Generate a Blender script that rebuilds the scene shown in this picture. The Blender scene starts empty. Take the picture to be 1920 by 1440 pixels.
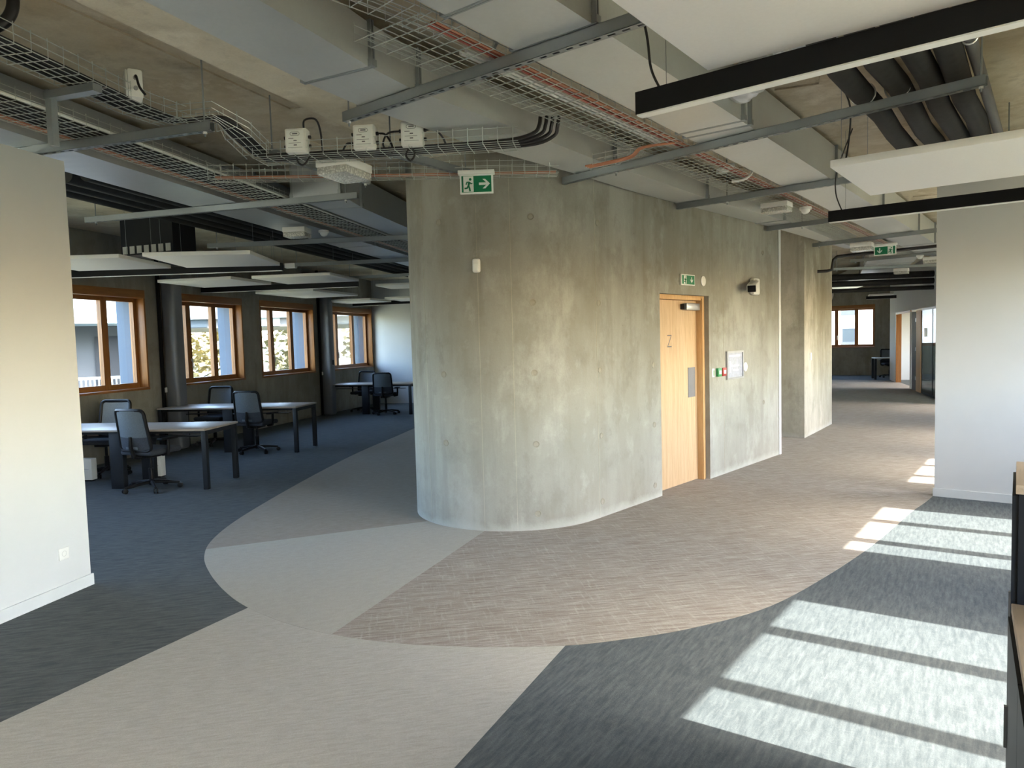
import bpy, bmesh, math, random
from mathutils import Vector, Matrix
random.seed(7)
C = bpy.context.scene.collection
SC = bpy.context.scene

# ------------------------------------------------------------------ camera
cam_d = bpy.data.cameras.new('camera'); cam = bpy.data.objects.new('camera', cam_d); C.objects.link(cam)
cam_d.sensor_width = 36.0; cam_d.lens = 36.0 * 1330.0 / 1920.0; cam_d.clip_start = 0.05; cam_d.clip_end = 400
RX = Vector((0.999622, -0.001694, -0.027434)); UPV = Vector((0.027486, 0.061610, 0.997722)); FW = Vector((0.0, 0.998099, -0.061634))
M = Matrix((RX, UPV, -FW)).transposed().to_4x4(); M.translation = Vector((0, 0, 1.70))
cam.matrix_world = M
SC.camera = cam

# ------------------------------------------------------------------ world, sun, exposure
SUN_EL = math.radians(39.1)
SUN_AZ = (0.828, -0.561)                      # horizontal direction towards the sun
w = bpy.data.worlds.new('sky'); SC.world = w; w.use_nodes = True
nt = w.node_tree; nt.nodes.clear()
o_ = nt.nodes.new('ShaderNodeOutputWorld'); b_ = nt.nodes.new('ShaderNodeBackground'); s_ = nt.nodes.new('ShaderNodeTexSky')
s_.sky_type = 'NISHITA'; s_.sun_disc = False; s_.sun_elevation = SUN_EL
s_.sun_rotation = math.atan2(SUN_AZ[0], SUN_AZ[1]); s_.air_density = 1.0; s_.dust_density = 2.2; s_.ozone_density = 1.0
b_.inputs['Strength'].default_value = 1.25
nt.links.new(s_.outputs[0], b_.inputs[0]); nt.links.new(b_.outputs[0], o_.inputs[0])
sl = bpy.data.lights.new('sun', 'SUN'); so = bpy.data.objects.new('sun', sl); C.objects.link(so)
sl.energy = 7.5; sl.angle = math.radians(0.53); sl.color = (1.0, 0.955, 0.88)
sv = Vector((SUN_AZ[0] * math.cos(SUN_EL), SUN_AZ[1] * math.cos(SUN_EL), math.sin(SUN_EL)))
so.rotation_euler = sv.to_track_quat('Z', 'Y').to_euler(); so.location = (8, -5, 12)
SC.view_settings.view_transform = 'Standard'; SC.view_settings.look = 'None'
SC.view_settings.gamma = 1.0; SC.view_settings.use_curve_mapping = False
SC.view_settings.exposure = 1.95
SC.cycles.max_bounces = 10; SC.cycles.diffuse_bounces = 7; SC.cycles.glossy_bounces = 4
SC.cycles.transparent_max_bounces = 16; SC.cycles.sample_clamp_indirect = 6.0
SC.cycles.caustics_reflective = False; SC.cycles.caustics_refractive = False

# ------------------------------------------------------------------ helpers: frames
def rot2(ang):                                  # ang = degrees from +Y, clockwise
    a = math.radians(ang); return (math.cos(a), -math.sin(a)), (math.sin(a), math.cos(a))
TB, TA = 37.5, 12.0
def FB(u, v, z=0.0):
    X, Y = rot2(TB); return Vector((X[0]*u + Y[0]*v, X[1]*u + Y[1]*v, z))
def FA(o, p, z=0.0):
    X, Y = rot2(TA); return Vector((X[0]*o + Y[0]*p, X[1]*o + Y[1]*p, z))
KD, KN = Vector((0.67, 0.742)), Vector((0.742, -0.67))
def K(t, n, z=0.0):                             # concrete core frame: along the wall, out of the wall
    return Vector((0.742 + KD.x*t + KN.x*n, 6.55 + KD.y*t + KN.y*n, z))
K_ANG = math.degrees(math.atan2(0.67, 0.742))
WD, W0 = Vector((0.2334, 0.9724)), Vector((-5.761, 12.671))
def W(s, d=0.0, z=0.0):                         # left window wall: along it, outwards from its inner face
    return Vector((W0.x + WD.x*s - WD.y*d, W0.y + WD.y*s + WD.x*d, z))
W_ANG = 13.5

# ------------------------------------------------------------------ helpers: meshes
class MB:
    def __init__(s): s.v = []; s.f = []
    def add(s, vs, fs):
        n = len(s.v); s.v += [tuple(p) for p in vs]; s.f += [tuple(i + n for i in f) for f in fs]; return s
    def box(s, x0, x1, y0, y1, z0, z1, m=None):
        vs = [Vector((x, y, z)) for z in (z0, z1) for y in (y0, y1) for x in (x0, x1)]
        if m is not None: vs = [m @ p for p in vs]
        return s.add(vs, [(0, 2, 3, 1), (4, 5, 7, 6), (0, 1, 5, 4), (2, 6, 7, 3), (0, 4, 6, 2), (1, 3, 7, 5)])
    def prism(s, pts, z0, z1):
        n = len(pts); a = sum(pts[i][0]*pts[(i+1) % n][1] - pts[(i+1) % n][0]*pts[i][1] for i in range(n))
        if a < 0: pts = list(reversed(pts))
        vs = [(p[0], p[1], z0) for p in pts] + [(p[0], p[1], z1) for p in pts]
        fs = [tuple(reversed(range(n))), tuple(range(n, 2*n))] + [(i, (i+1) % n, n + (i+1) % n, n + i) for i in range(n)]
        return s.add(vs, fs)
    def plate(s, pts, thick, axis):             # 2-d outline in the plane across `axis`, pushed along it
        n = len(pts); vs = []
        for k in (0, thick):
            for a, b in pts: vs.append({'x': (k, a, b), 'y': (a, k, b), 'z': (a, b, k)}[axis])
        return s.add(vs, [tuple(reversed(range(n))), tuple(range(n, 2*n))] + [(i, (i+1) % n, n + (i+1) % n, n + i) for i in range(n)])
    def tube(s, path, r, n=8, cap=True, closed=False):
        path = [Vector(p) for p in path]; L = len(path); rs = r if isinstance(r, (list, tuple)) else [r]*L
        vs = []; prev = None
        for i, p in enumerate(path):
            if closed: t = path[(i+1) % L] - path[i-1]
            else: t = path[min(i+1, L-1)] - path[max(i-1, 0)]
            t.normalize()
            if prev is None:
                a = Vector((0, 0, 1)) if abs(t.z) < 0.9 else Vector((1, 0, 0)); u = t.cross(a).normalized()
            else:
                u = prev - t * prev.dot(t); u.normalize()
            prev = u; q = t.cross(u)
            for k in range(n):
                an = 2*math.pi*(k + 0.5)/n; vs.append(p + (u*math.cos(an) + q*math.sin(an))*rs[i])
        fs = []
        for i in range(L if closed else L-1):
            j = (i+1) % L
            for k in range(n): fs.append((i*n+k, i*n+(k+1) % n, j*n+(k+1) % n, j*n+k))
        if cap and not closed: fs += [tuple(reversed(range(n))), tuple((L-1)*n+k for k in range(n))]
        return s.add(vs, fs)
    def lathe(s, prof, c=(0, 0, 0), n=20, m=None):   # profile of (radius, z)
        vs = []
        for r, z in prof:
            for k in range(n):
                a = 2*math.pi*k/n; p = Vector((c[0]+r*math.cos(a), c[1]+r*math.sin(a), c[2]+z)); vs.append(m @ p if m is not None else p)
        fs = [(i*n+k, i*n+(k+1) % n, (i+1)*n+(k+1) % n, (i+1)*n+k) for i in range(len(prof)-1) for k in range(n)]
        fs += [tuple(reversed(range(n))), tuple((len(prof)-1)*n+k for k in range(n))]
        return s.add(vs, fs)
    def build(s, name, mat, parent=None, smooth=False, bevel=0.0, seg=2):
        me = bpy.data.meshes.new(name); me.from_pydata(s.v, [], s.f); me.update()
        bm = bmesh.new(); bm.from_mesh(me)
        bmesh.ops.recalc_face_normals(bm, faces=bm.faces)
        if bevel: bmesh.ops.bevel(bm, geom=list(bm.edges), offset=bevel, segments=seg, profile=0.5, affect='EDGES', clamp_overlap=True)
        bm.to_mesh(me); bm.free()
        if smooth or bevel:
            me.polygons.foreach_set('use_smooth', [True]*len(me.polygons)); me.set_sharp_from_angle(angle=math.radians(38))
        me.materials.append(mat)
        ob = bpy.data.objects.new(name, me); C.objects.link(ob)
        if parent is not None: ob.parent = parent
        return ob

def tag(o, label=None, cat=None, group=None, kind=None):
    if label: o['label'] = label
    if cat: o['category'] = cat
    if group: o['group'] = group
    if kind: o['kind'] = kind
    return o
def thing(name, label, cat, loc=(0, 0, 0), ang=0.0, group=None, kind=None):
    o = bpy.data.objects.new(name, None); C.objects.link(o); o.empty_display_size = 0.1
    o.location = loc; o.rotation_euler = (0, 0, -math.radians(ang)); return tag(o, label, cat, group, kind)
def copy_tree(o, parent=None):
    c = o.copy(); C.objects.link(c); c.parent = parent
    for ch in list(o.children): copy_tree(ch, c)
    return c
def bx(name, mat, parent, x0, x1, y0, y1, z0, z1, bevel=0.0):
    return MB().box(x0, x1, y0, y1, z0, z1).build(name, mat, parent, bevel=bevel)

# ------------------------------------------------------------------ helpers: materials
class NT:
    def __init__(s, name):
        s.m = bpy.data.materials.new(name); s.m.use_nodes = True; s.t = s.m.node_tree; s.b = s.t.nodes['Principled BSDF']
    def n(s, typ, **kw):
        x = s.t.nodes.new(typ)
        for k, v in kw.items(): setattr(x, k, v)
        return x
    def l(s, a, b): s.t.links.new(a, b)
    def coord(s, scale=(1, 1, 1), rot=(0, 0, 0)):
        tc = s.n('ShaderNodeTexCoord'); mp = s.n('ShaderNodeMapping'); src = tc.outputs['Object']
        if rot[2]:
            m0 = s.n('ShaderNodeMapping'); m0.inputs['Rotation'].default_value = rot; s.l(src, m0.inputs[0]); src = m0.outputs[0]
        s.l(src, mp.inputs[0]); mp.inputs['Scale'].default_value = scale; return mp.outputs[0]
    def noise(s, co, scale, detail=4, rough=0.55):
        x = s.n('ShaderNodeTexNoise'); s.l(co, x.inputs['Vector']); x.inputs['Scale'].default_value = scale
        x.inputs['Detail'].default_value = detail; x.inputs['Roughness'].default_value = rough; return x.outputs['Fac']
    def ramp(s, fac, stops):
        x = s.n('ShaderNodeValToRGB'); s.l(fac, x.inputs[0]); e = x.color_ramp.elements
        while len(e) < len(stops): e.new(0.5)
        for i, (p, c) in enumerate(stops):
            e[i].position = p; e[i].color = (c, c, c, 1) if isinstance(c, (int, float)) else (*c, 1)
        return x.outputs[0]
    def mix(s, fac, a, b, mode='MIX'):
        x = s.n('ShaderNodeMix', data_type='RGBA', blend_type=mode)
        for i, v in ((0, fac), (6, a), (7, b)):
            if isinstance(v, (int, float)): x.inputs[i].default_value = v
            elif isinstance(v, tuple): x.inputs[i].default_value = (*v, 1)
            else: s.l(v, x.inputs[i])
        return x.outputs[2]
    def math(s, op, a, b=0.0):
        x = s.n('ShaderNodeMath', operation=op)
        for i, v in ((0, a), (1, b)):
            if isinstance(v, (int, float)): x.inputs[i].default_value = v
            else: s.l(v, x.inputs[i])
        return x.outputs[0]
    def bump(s, h, strength, dist=0.01):
        x = s.n('ShaderNodeBump'); s.l(h, x.inputs['Height']); x.inputs['Strength'].default_value = strength
        x.inputs['Distance'].default_value = dist; s.l(x.outputs[0], s.b.inputs['Normal'])
    def col(s, c):
        if isinstance(c, tuple): s.b.inputs['Base Color'].default_value = (*c, 1)
        else: s.l(c, s.b.inputs['Base Color'])
    def set(s, rough=0.5, metal=0.0, spec=None):
        s.b.inputs['Roughness'].default_value = rough; s.b.inputs['Metallic'].default_value = metal
        if spec is not None: s.b.inputs['Specular IOR Level'].default_value = spec
        return s
def plain(name, c, rough=0.5, metal=0.0, var=0.06, scale=9.0, spec=None):
    k = NT(name).set(rough, metal, spec); co = k.coord(); f = k.noise(co, scale, 3)
    lo = tuple(max(0, x*(1-var)) for x in c); hi = tuple(min(1, x*(1+var)) for x in c)
    k.col(k.ramp(f, [(0.3, lo), (0.7, hi)])); return k.m

def concrete(name, base, light, dark, streak=True, base_wash_and_light=False, bump=0.25):
    k = NT(name).set(0.82, 0.0, 0.3)
    co = k.coord(); vs = k.coord((1, 1, 0.22)); vf = k.coord((1, 1, 0.06))
    big = k.noise(co, 0.7, 5, 0.6); st = k.noise(vs if streak else co, 1.5, 6, 0.62); mid = k.noise(co, 2.6, 7, 0.66); fine = k.noise(co, 70, 3, 0.6)
    fs = k.noise(vf if streak else co, 7.0, 4, 0.6)
    warp = k.noise(k.coord((1, 1, 0.5)), 1.25, 8, 0.7)
    c = k.mix(k.ramp(big, [(0.36, 0.0), (0.64, 1.0)]), dark, base)
    c = k.mix(k.ramp(st, [(0.44, 0.0), (0.66, 0.75)]), c, light)
    c = k.mix(k.ramp(mid, [(0.52, 0.0), (0.70, 0.45)]), c, tuple(x*0.70 for x in dark))
    c = k.mix(k.ramp(warp, [(0.36, 0.65), (0.46, 0.0)]), c, tuple(min(1, x*1.10) for x in light))
    c = k.mix(k.ramp(warp, [(0.56, 0.0), (0.60, 0.28), (0.66, 0.0)]), c, tuple(x*0.62 for x in dark))
    c = k.mix(k.ramp(mid, [(0.28, 0.5), (0.40, 0.0)]), c, tuple(min(1, x*1.12) for x in light))
    c = k.mix(k.ramp(fs, [(0.55, 0.0), (0.72, 0.35)]), c, tuple(x*0.72 for x in dark))
    c = k.mix(k.ramp(fine, [(0.3, 0.0), (0.75, 0.12)]), c, (0.16, 0.15, 0.12))
    pores = k.n('ShaderNodeTexVoronoi'); k.l(co, pores.inputs['Vector']); pores.inputs['Scale'].default_value = 11
    pm = k.math('MULTIPLY', k.ramp(pores.outputs['Distance'], [(0.04, 1.0), (0.08, 0.0)]), k.ramp(mid, [(0.52, 0.0), (0.62, 0.5)]))
    c = k.mix(pm, c, (0.13, 0.12, 0.10))
    if base_wash_and_light:
        tc = k.n('ShaderNodeTexCoord'); sp = k.n('ShaderNodeSeparateXYZ'); k.l(tc.outputs['Object'], sp.inputs[0])
        edge = k.math('ADD', sp.outputs['Z'], k.math('MULTIPLY', k.math('SUBTRACT', mid, 0.5), 0.20))
        c = k.mix(k.ramp(edge, [(0.02, 0.55), (0.09, 0.0)]), c, (0.50, 0.51, 0.48))
        stain_light = k.math('ADD', sp.outputs['Z'], k.math('MULTIPLY', k.math('SUBTRACT', big, 0.5), 2.4))
        c = k.mix(k.ramp(stain_light, [(0.3, 0.16), (1.0, 0.0)]), c, tuple(min(1, x*1.08) for x in light))  # broad paler foot: staining plus the light gradient low on the wall, painted in
    k.col(c); k.bump(k.math('ADD', k.math('MULTIPLY', fine, 0.35), mid), bump, 0.012)
    return k.m
def carpet(name, a, b, hi, rot, along, across, weave=260.0, contrast=0.5):
    k = NT(name).set(0.95, 0.0, 0.12)
    r = (0, 0, -math.radians(rot))          # rot = direction of the long streaks, from +X
    s1 = k.noise(k.coord((along, across, 1), r), 1.0, 5, 0.62); s2 = k.noise(k.coord((along*1.7, across*1.25, 7), r), 1.0, 5, 0.65); s3 = k.noise(k.coord((across*0.9, along*1.6, 3), r), 1.0, 4, 0.6)
    wv = k.n('ShaderNodeTexChecker'); k.l(k.coord((1, 1, 1), r), wv.inputs['Vector']); wv.inputs['Scale'].default_value = weave
    fine = k.noise(k.coord((1, 1, 1), r), 190, 2)
    c = k.mix(k.ramp(s1, [(0.36, 0.0), (0.64, 1.0)]), a, b)
    c = k.mix(k.ramp(s2, [(0.5, 0.0), (0.75, contrast)]), c, hi)
    c = k.mix(k.ramp(s3, [(0.54, 0.0), (0.78, contrast*0.55)]), c, hi)
    c = k.mix(k.ramp(fine, [(0.35, 0.0), (0.7, 0.30)]), c, tuple(x*0.62 for x in a))
    c = k.mix(k.math('MULTIPLY', wv.outputs['Fac'], 0.10), c, tuple(x*0.5 for x in a))
    k.col(c); k.bump(k.math('ADD', fine, s1), 0.35, 0.004); return k.m
def wood(name, a, b, axis='z', scale=1.0, rough=0.5):
    k = NT(name).set(rough, 0.0, 0.4)
    sc = {'z': (9, 9, 0.55), 'x': (0.55, 9, 9), 'y': (9, 0.55, 9)}[axis]
    co = k.coord(tuple(x*scale for x in sc)); f = k.noise(co, 2.2, 6, 0.62); g = k.noise(co, 9, 4, 0.6)
    c = k.mix(k.ramp(f, [(0.32, 0.0), (0.68, 1.0)]), a, b)
    c = k.mix(k.ramp(g, [(0.5, 0.0), (0.75, 0.45)]), c, tuple(x*0.6 for x in a))
    k.col(c); k.bump(g, 0.12, 0.004); return k.m
def galvanised(name, c=(0.66, 0.68, 0.67), rough=0.42, ribs=0.0, metal=0.55):
    k = NT(name).set(rough, metal); co = k.coord()
    v = k.n('ShaderNodeTexVoronoi'); k.l(co, v.inputs['Vector']); v.inputs['Scale'].default_value = 45
    f = k.noise(co, 1.6, 4); sp = k.math('MULTIPLY', v.outputs['Distance'], 0.6)
    c1 = k.mix(k.ramp(f, [(0.3, 0.0), (0.7, 1.0)]), tuple(x*0.86 for x in c), c)
    k.col(k.mix(k.math('MULTIPLY', sp, 0.35), c1, tuple(x*0.75 for x in c)))
    k.l(k.ramp(f, [(0.3, rough*0.85), (0.7, rough*1.15)]), k.b.inputs['Roughness'])
    if ribs:
        wv = k.n('ShaderNodeTexWave'); wv.bands_direction = 'Y'; k.l(co, wv.inputs['Vector']); wv.inputs['Scale'].default_value = ribs
        wv.inputs['Distortion'].default_value = 0.0; k.bump(wv.outputs['Fac'], 0.10, 0.015)
    return k.m

m_core = concrete('concrete_core', (0.312, 0.304, 0.268), (0.40, 0.398, 0.365), (0.26, 0.244, 0.202), base_wash_and_light=True)
m_pillar = concrete('concrete_pillar', (0.44, 0.41, 0.34), (0.56, 0.53, 0.46), (0.31, 0.28, 0.21), base_wash_and_light=True)
m_ceil = concrete('concrete_soffit', (0.62, 0.55, 0.41), (0.72, 0.67, 0.55), (0.50, 0.42, 0.29), streak=False)
m_tie = concrete('concrete_plug', (0.33, 0.31, 0.26), (0.40, 0.38, 0.33), (0.27, 0.245, 0.19))
m_beam = concrete('concrete_beam', (0.68, 0.625, 0.49), (0.74, 0.70, 0.58), (0.60, 0.54, 0.41), streak=False)
m_wwall = concrete('concrete_facade', (0.30, 0.285, 0.235), (0.37, 0.35, 0.30), (0.24, 0.22, 0.175))
m_white = plain('white_paint', (0.63, 0.64, 0.64), 0.75, var=0.015, scale=3, spec=0.2)
m_whitegrey = plain('pale_grey_paint', (0.58, 0.58, 0.565), 0.75, var=0.02, scale=3, spec=0.2)
m_base = plain('white_lacquer', (0.66, 0.68, 0.68), 0.45, var=0.02)
m_blue = carpet('carpet_slate', (0.080, 0.092, 0.099), (0.132, 0.146, 0.152), (0.185, 0.198, 0.20), 14, 6, 40, contrast=0.4)
m_blue2 = carpet('carpet_slate_turned', (0.080, 0.093, 0.101), (0.128, 0.145, 0.154), (0.195, 0.212, 0.219), 57, 6, 40, contrast=0.5)
m_beige = carpet('carpet_greige', (0.40, 0.385, 0.352), (0.475, 0.46, 0.425), (0.535, 0.522, 0.49), 12, 9, 60, contrast=0.6)
m_plainb = carpet('carpet_plain_greige', (0.40, 0.388, 0.352), (0.435, 0.423, 0.385), (0.455, 0.443, 0.408), 25, 14, 24, contrast=0.3)
m_brown = carpet('carpet_taupe', (0.255, 0.218, 0.192), (0.385, 0.350, 0.315), (0.54, 0.52, 0.48), 9, 3.0, 50, contrast=0.95)
m_taupe = carpet('carpet_plain_taupe', (0.29, 0.26, 0.225), (0.335, 0.305, 0.268), (0.36, 0.335, 0.298), 20, 10, 26, contrast=0.3)
m_oak = wood('oak_veneer', (0.50, 0.335, 0.19), (0.62, 0.44, 0.27), 'z', 1.3)
m_oakd = wood('oak_frame', (0.56, 0.33, 0.14), (0.66, 0.42, 0.20), 'z', 1.6)
m_pine = wood('pine_window', (0.27, 0.105, 0.028), (0.38, 0.165, 0.05), 'z', 1.0, 0.42)
m_pineh = wood('pine_window_rail', (0.27, 0.105, 0.028), (0.38, 0.165, 0.05), 'y', 1.0, 0.42)
m_galv = galvanised('galvanised_sheet', ribs=0.0)
m_galvr = galvanised('galvanised_ribbed_sheet', (0.55, 0.58, 0.60), 0.42, ribs=2.1, metal=0.7)
m_strut = galvanised('galvanised_channel', (0.36, 0.39, 0.40), 0.45, metal=0.75)
m_flange = galvanised('galvanised_flange', (0.42, 0.45, 0.46), 0.42, metal=0.8)
m_wire = plain('zinc_wire', (0.62, 0.66, 0.63), 0.38, 0.65)
m_wired = plain('zinc_wire_bright', (0.78, 0.80, 0.78), 0.3, 0.5)
m_black = plain('black_lacquer', (0.008, 0.008, 0.009), 0.42, spec=0.2)
m_rubber = plain('black_insulation', (0.020, 0.020, 0.020), 0.8, var=0.25, scale=14)
m_cable = plain('black_cable', (0.018, 0.016, 0.016), 0.5)
m_red = plain('red_cable', (0.33, 0.085, 0.06), 0.5)
m_copper = plain('orange_cable', (0.47, 0.20, 0.115), 0.45)
m_grey = plain('grey_conduit', (0.62, 0.62, 0.60), 0.4)
m_plast = plain('white_plastic', (0.80, 0.80, 0.77), 0.4, var=0.02)
m_plastg = plain('grey_plastic', (0.42, 0.42, 0.43), 0.45)
m_gpipe = plain('dark_grey_pipe', (0.13, 0.13, 0.135), 0.5)
m_print = plain('grey_print', (0.12, 0.12, 0.13), 0.6)
m_anth = plain('anthracite_metal', (0.014, 0.016, 0.020), 0.5, 0.0, spec=0.25)
m_desk = wood('desk_laminate', (0.30, 0.25, 0.21), (0.37, 0.32, 0.27), 'x', 0.8, 0.38)
m_mesh = plain('grey_mesh_fabric', (0.085, 0.10, 0.112), 0.85, var=0.15, scale=120)
m_meshl = plain('light_mesh_fabric', (0.20, 0.23, 0.255), 0.8, var=0.12, scale=120)
m_seat = plain('seat_fabric', (0.03, 0.035, 0.045), 0.9, var=0.2, scale=90)
m_post = galvanised('steel_post', (0.24, 0.25, 0.27), 0.5, metal=0.35)
m_panel = plain('acoustic_panel_felt', (0.89, 0.88, 0.85), 0.9, var=0.015, scale=60, spec=0.1)
m_paneled = plain('acoustic_panel_edge', (0.55, 0.55, 0.53), 0.8)
m_green = plain('sign_green', (0.0, 0.19, 0.075), 0.4)
m_signw = plain('sign_white', (0.85, 0.87, 0.84), 0.4, var=0.01)
m_callr = plain('call_point_red', (0.38, 0.03, 0.03), 0.4)
m_callg = plain('call_point_green', (0.05, 0.30, 0.10), 0.4)
m_paper = plain('plan_paper', (0.36, 0.38, 0.46), 0.4, var=0.12, scale=30)
m_alu = plain('brushed_aluminium', (0.42, 0.42, 0.44), 0.35, 0.7)
m_plate = plain('grey_plate', (0.19, 0.185, 0.20), 0.6, 0.1)
m_foil = galvanised('foil_insulation', (0.62, 0.64, 0.66), 0.34)
m_dark = plain('dark_doorway', (0.02, 0.018, 0.02), 0.6)
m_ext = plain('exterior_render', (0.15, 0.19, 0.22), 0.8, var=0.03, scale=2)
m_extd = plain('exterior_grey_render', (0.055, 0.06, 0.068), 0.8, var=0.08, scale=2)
m_extg = plain('ground_meadow', (0.34, 0.32, 0.20), 0.95, var=0.3, scale=0.4)
m_extw = plain('exterior_window_glass', (0.03, 0.04, 0.05), 0.12, spec=0.6)
m_flats = plain('white_facade_render', (0.48, 0.46, 0.46), 0.8, var=0.02, scale=2)
m_roof = plain('exterior_roof', (0.42, 0.25, 0.19), 0.8)
m_teal = plain('pale_teal_render', (0.20, 0.28, 0.27), 0.8)
m_leafa = plain('tree_crown_ochre', (0.24, 0.20, 0.09), 0.9, var=0.55, scale=1.4)
m_leafb = plain('tree_crown_olive', (0.17, 0.16, 0.085), 0.9, var=0.5, scale=1.4)
m_bark = plain('tree_bark', (0.16, 0.12, 0.09), 0.9, var=0.3)
def glass(name, tint=(0.96, 0.98, 0.97), refl=0.07):
    k = NT(name); k.t.nodes.remove(k.b); out = [n for n in k.t.nodes if n.type == 'OUTPUT_MATERIAL'][0]
    tr = k.n('ShaderNodeBsdfTransparent'); gl = k.n('ShaderNodeBsdfGlossy'); mx = k.n('ShaderNodeMixShader'); lw = k.n('ShaderNodeLayerWeight')
    tr.inputs[0].default_value = (*tint, 1); gl.inputs['Roughness'].default_value = 0.02; lw.inputs['Blend'].default_value = 0.12
    k.l(k.math('ADD', k.math('MULTIPLY', lw.outputs['Fresnel'], 0.6), refl*0.4), mx.inputs[0]); k.l(tr.outputs[0], mx.inputs[1]); k.l(gl.outputs[0], mx.inputs[2]); k.l(mx.outputs[0], out.inputs[0])
    return k.m
m_glass = glass('window_glass'); m_oglass = glass('partition_glass', (0.42, 0.47, 0.46), 0.25)
k = NT('clear_diffuser').set(0.25, 0.0); co = k.coord(); v_ = k.n('ShaderNodeTexVoronoi'); k.l(co, v_.inputs['Vector']); v_.inputs['Scale'].default_value = 60
k.col(k.ramp(v_.outputs['Distance'], [(0.1, (0.86, 0.86, 0.80)), (0.6, (0.50, 0.50, 0.46))])); k.bump(v_.outputs['Distance'], 0.6, 0.01); m_diff = k.m

# ================================================================== SETTING
CZ = 3.5                                              # concrete soffit height
ENV = [W(-18.5, 0.1), W(8.0, 0.1)] + [Vector((6.75, 17.9, 0)), Vector((9.9, 29.75, 0)), Vector((17.2, 25.2, 0)), FB(1.55, 16.2), FB(1.55, -5.2)]
ENV = [(p[0], p[1]) for p in ENV]
fl = MB().prism(ENV, -0.25, 0.0).build('floor', m_blue)
tag(fl, 'slate blue woven carpet covering the open office floor', 'floor', kind='structure')
def zone(pts, z, mat, label):
    o = MB().prism(pts, 0.0, z).build('carpet_inlay', mat, fl); o['label'] = label; return o
def catmull(pts, n=7):
    out = []
    for i in range(len(pts)-1):
        p0, p1, p2, p3 = pts[max(i-1, 0)], pts[i], pts[i+1], pts[min(i+2, len(pts)-1)]
        for k_ in range(n):
            t = k_/n
            out.append(tuple(0.5*((2*p1[j]) + (-p0[j]+p2[j])*t + (2*p0[j]-5*p1[j]+4*p2[j]-p3[j])*t*t + (-p0[j]+3*p1[j]-3*p2[j]+p3[j])*t**3) for j in (0, 1)))
    return out + [tuple(pts[-1])]
left_edge = catmull([(-0.4, 19.4), (-1.66, 15.5), (-2.2, 12.6), (-2.46, 11.0), (-2.62, 9.45), (-2.72, 8.0), (-2.755, 6.9), (-2.70, 6.2), (-2.56, 5.72), (-2.34, 5.3), (-2.05, 4.87), (-1.766, 4.545), (-1.415, 4.256), (-1.04, 4.05), (-0.644, 3.916), (-0.21, 3.845)])
bot_edge = catmull([(-0.21, 3.845), (0.256, 3.837), (0.62, 3.905), (1.015, 4.03), (1.55, 4.31), (2.14, 4.83), (2.854, 5.56), (3.694, 6.52), (4.351, 7.242), (6.3, 9.6), (8.4, 12.9), (9.9, 16.2), (11.7, 20.6), (12.75, 23.6)])
def RW_(u): return tuple(FB(u, 8.24)[:2])
# taupe striped field (right part of the big oval, running into the corridor)
zone([(-1.127, 4.10)] + [p for p in left_edge if p[0] > -1.1 and p[1] < 4.2] + bot_edge[1:] + [(11.9, 24.6), (9.6, 25.5), (5.0, 13.5), (4.0, 11.8), (1.0, 9.0), (-0.28, 6.30)], 0.0022, m_brown, 'taupe carpet field with pale woven streaks')
# plain greige wedge between the two seams
li = [p for p in left_edge if p[1] <= 5.95 and p[0] < -1.02]
zone([(-2.63, 5.92)] + li + [(-1.10, 4.08), (-0.28, 6.26), (0.2, 7.2), (-0.5, 6.9), (-0.7, 6.72)], 0.0030, m_plainb, 'plain pale greige carpet wedge beside the concrete curve')
# taupe field behind the wedge
zone([p for p in left_edge if p[1] >= 5.90] + [(-0.70, 6.72), (0.3, 8.2), (6.9, 15.8), (5.2, 18.1)], 0.0026, m_taupe, 'plain taupe carpet field along the back of the core')
zone([(-0.272, 2.736)] + [p for p in bot_edge if 0.25 < p[0] < 4.37] + [RW_(-0.94), RW_(1.5), tuple(FB(1.52, -2.0)[:2]), (-2.75, -2.45)], 0.0014, m_blue2, 'slate carpet field under the sun patches')
# greige strip running towards the viewer
strip = [(-5.2, -2.7), (-2.41, 3.18), (-1.766, 4.545)] + [p for p in left_edge if -1.75 < p[0]] + [p for p in bot_edge if p[0] <= 0.256][1:] + [(-0.272, 2.736), (-2.75, -2.45)]
zone(strip, 0.0018, m_beige, 'greige woven carpet strip coming towards the viewer')

cl = MB().prism(ENV, CZ, CZ + 0.3).build('ceiling', m_ceil)
tag(cl, 'bare board-marked concrete ceiling slab above the services', 'ceiling', kind='structure')
pm = MB().box(-0.620, 0.620, -1.245, 1.245, -0.012, 0.0).build('formwork_panel', m_ceil, cl)
first = True
for i in range(-6, 6):
    for j in range(0, 6):
        q0 = FA(i*1.256 + 0.3, j*2.506 + 1.2 + (0.6 if i % 2 else 0), CZ)
        if q0.x*0.7934 - q0.y*0.6088 > 0.0 or (q0.x - W0.x)*WD.y - (q0.y - W0.y)*WD.x < 1.5: continue
        p = pm if first else pm.copy()
        if not first: C.objects.link(p)
        first = False
        q = FA(i*1.256 + 0.3, j*2.506 + 1.2 + (0.6 if i % 2 else 0), CZ); p.location = q; p.rotation_euler = (0, 0, -math.radians(21))
bm_ = MB().prism([(-2.52, 2.1), (-1.11, 5.73), (-0.75, 6.5), (-0.25, 6.25), (-0.6, 5.5), (-1.95, 2.0)], 3.345, 3.5).build('beam', m_beam)
tag(bm_, 'pale concrete downstand beam running to the rounded core', 'beam', kind='structure')

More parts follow.
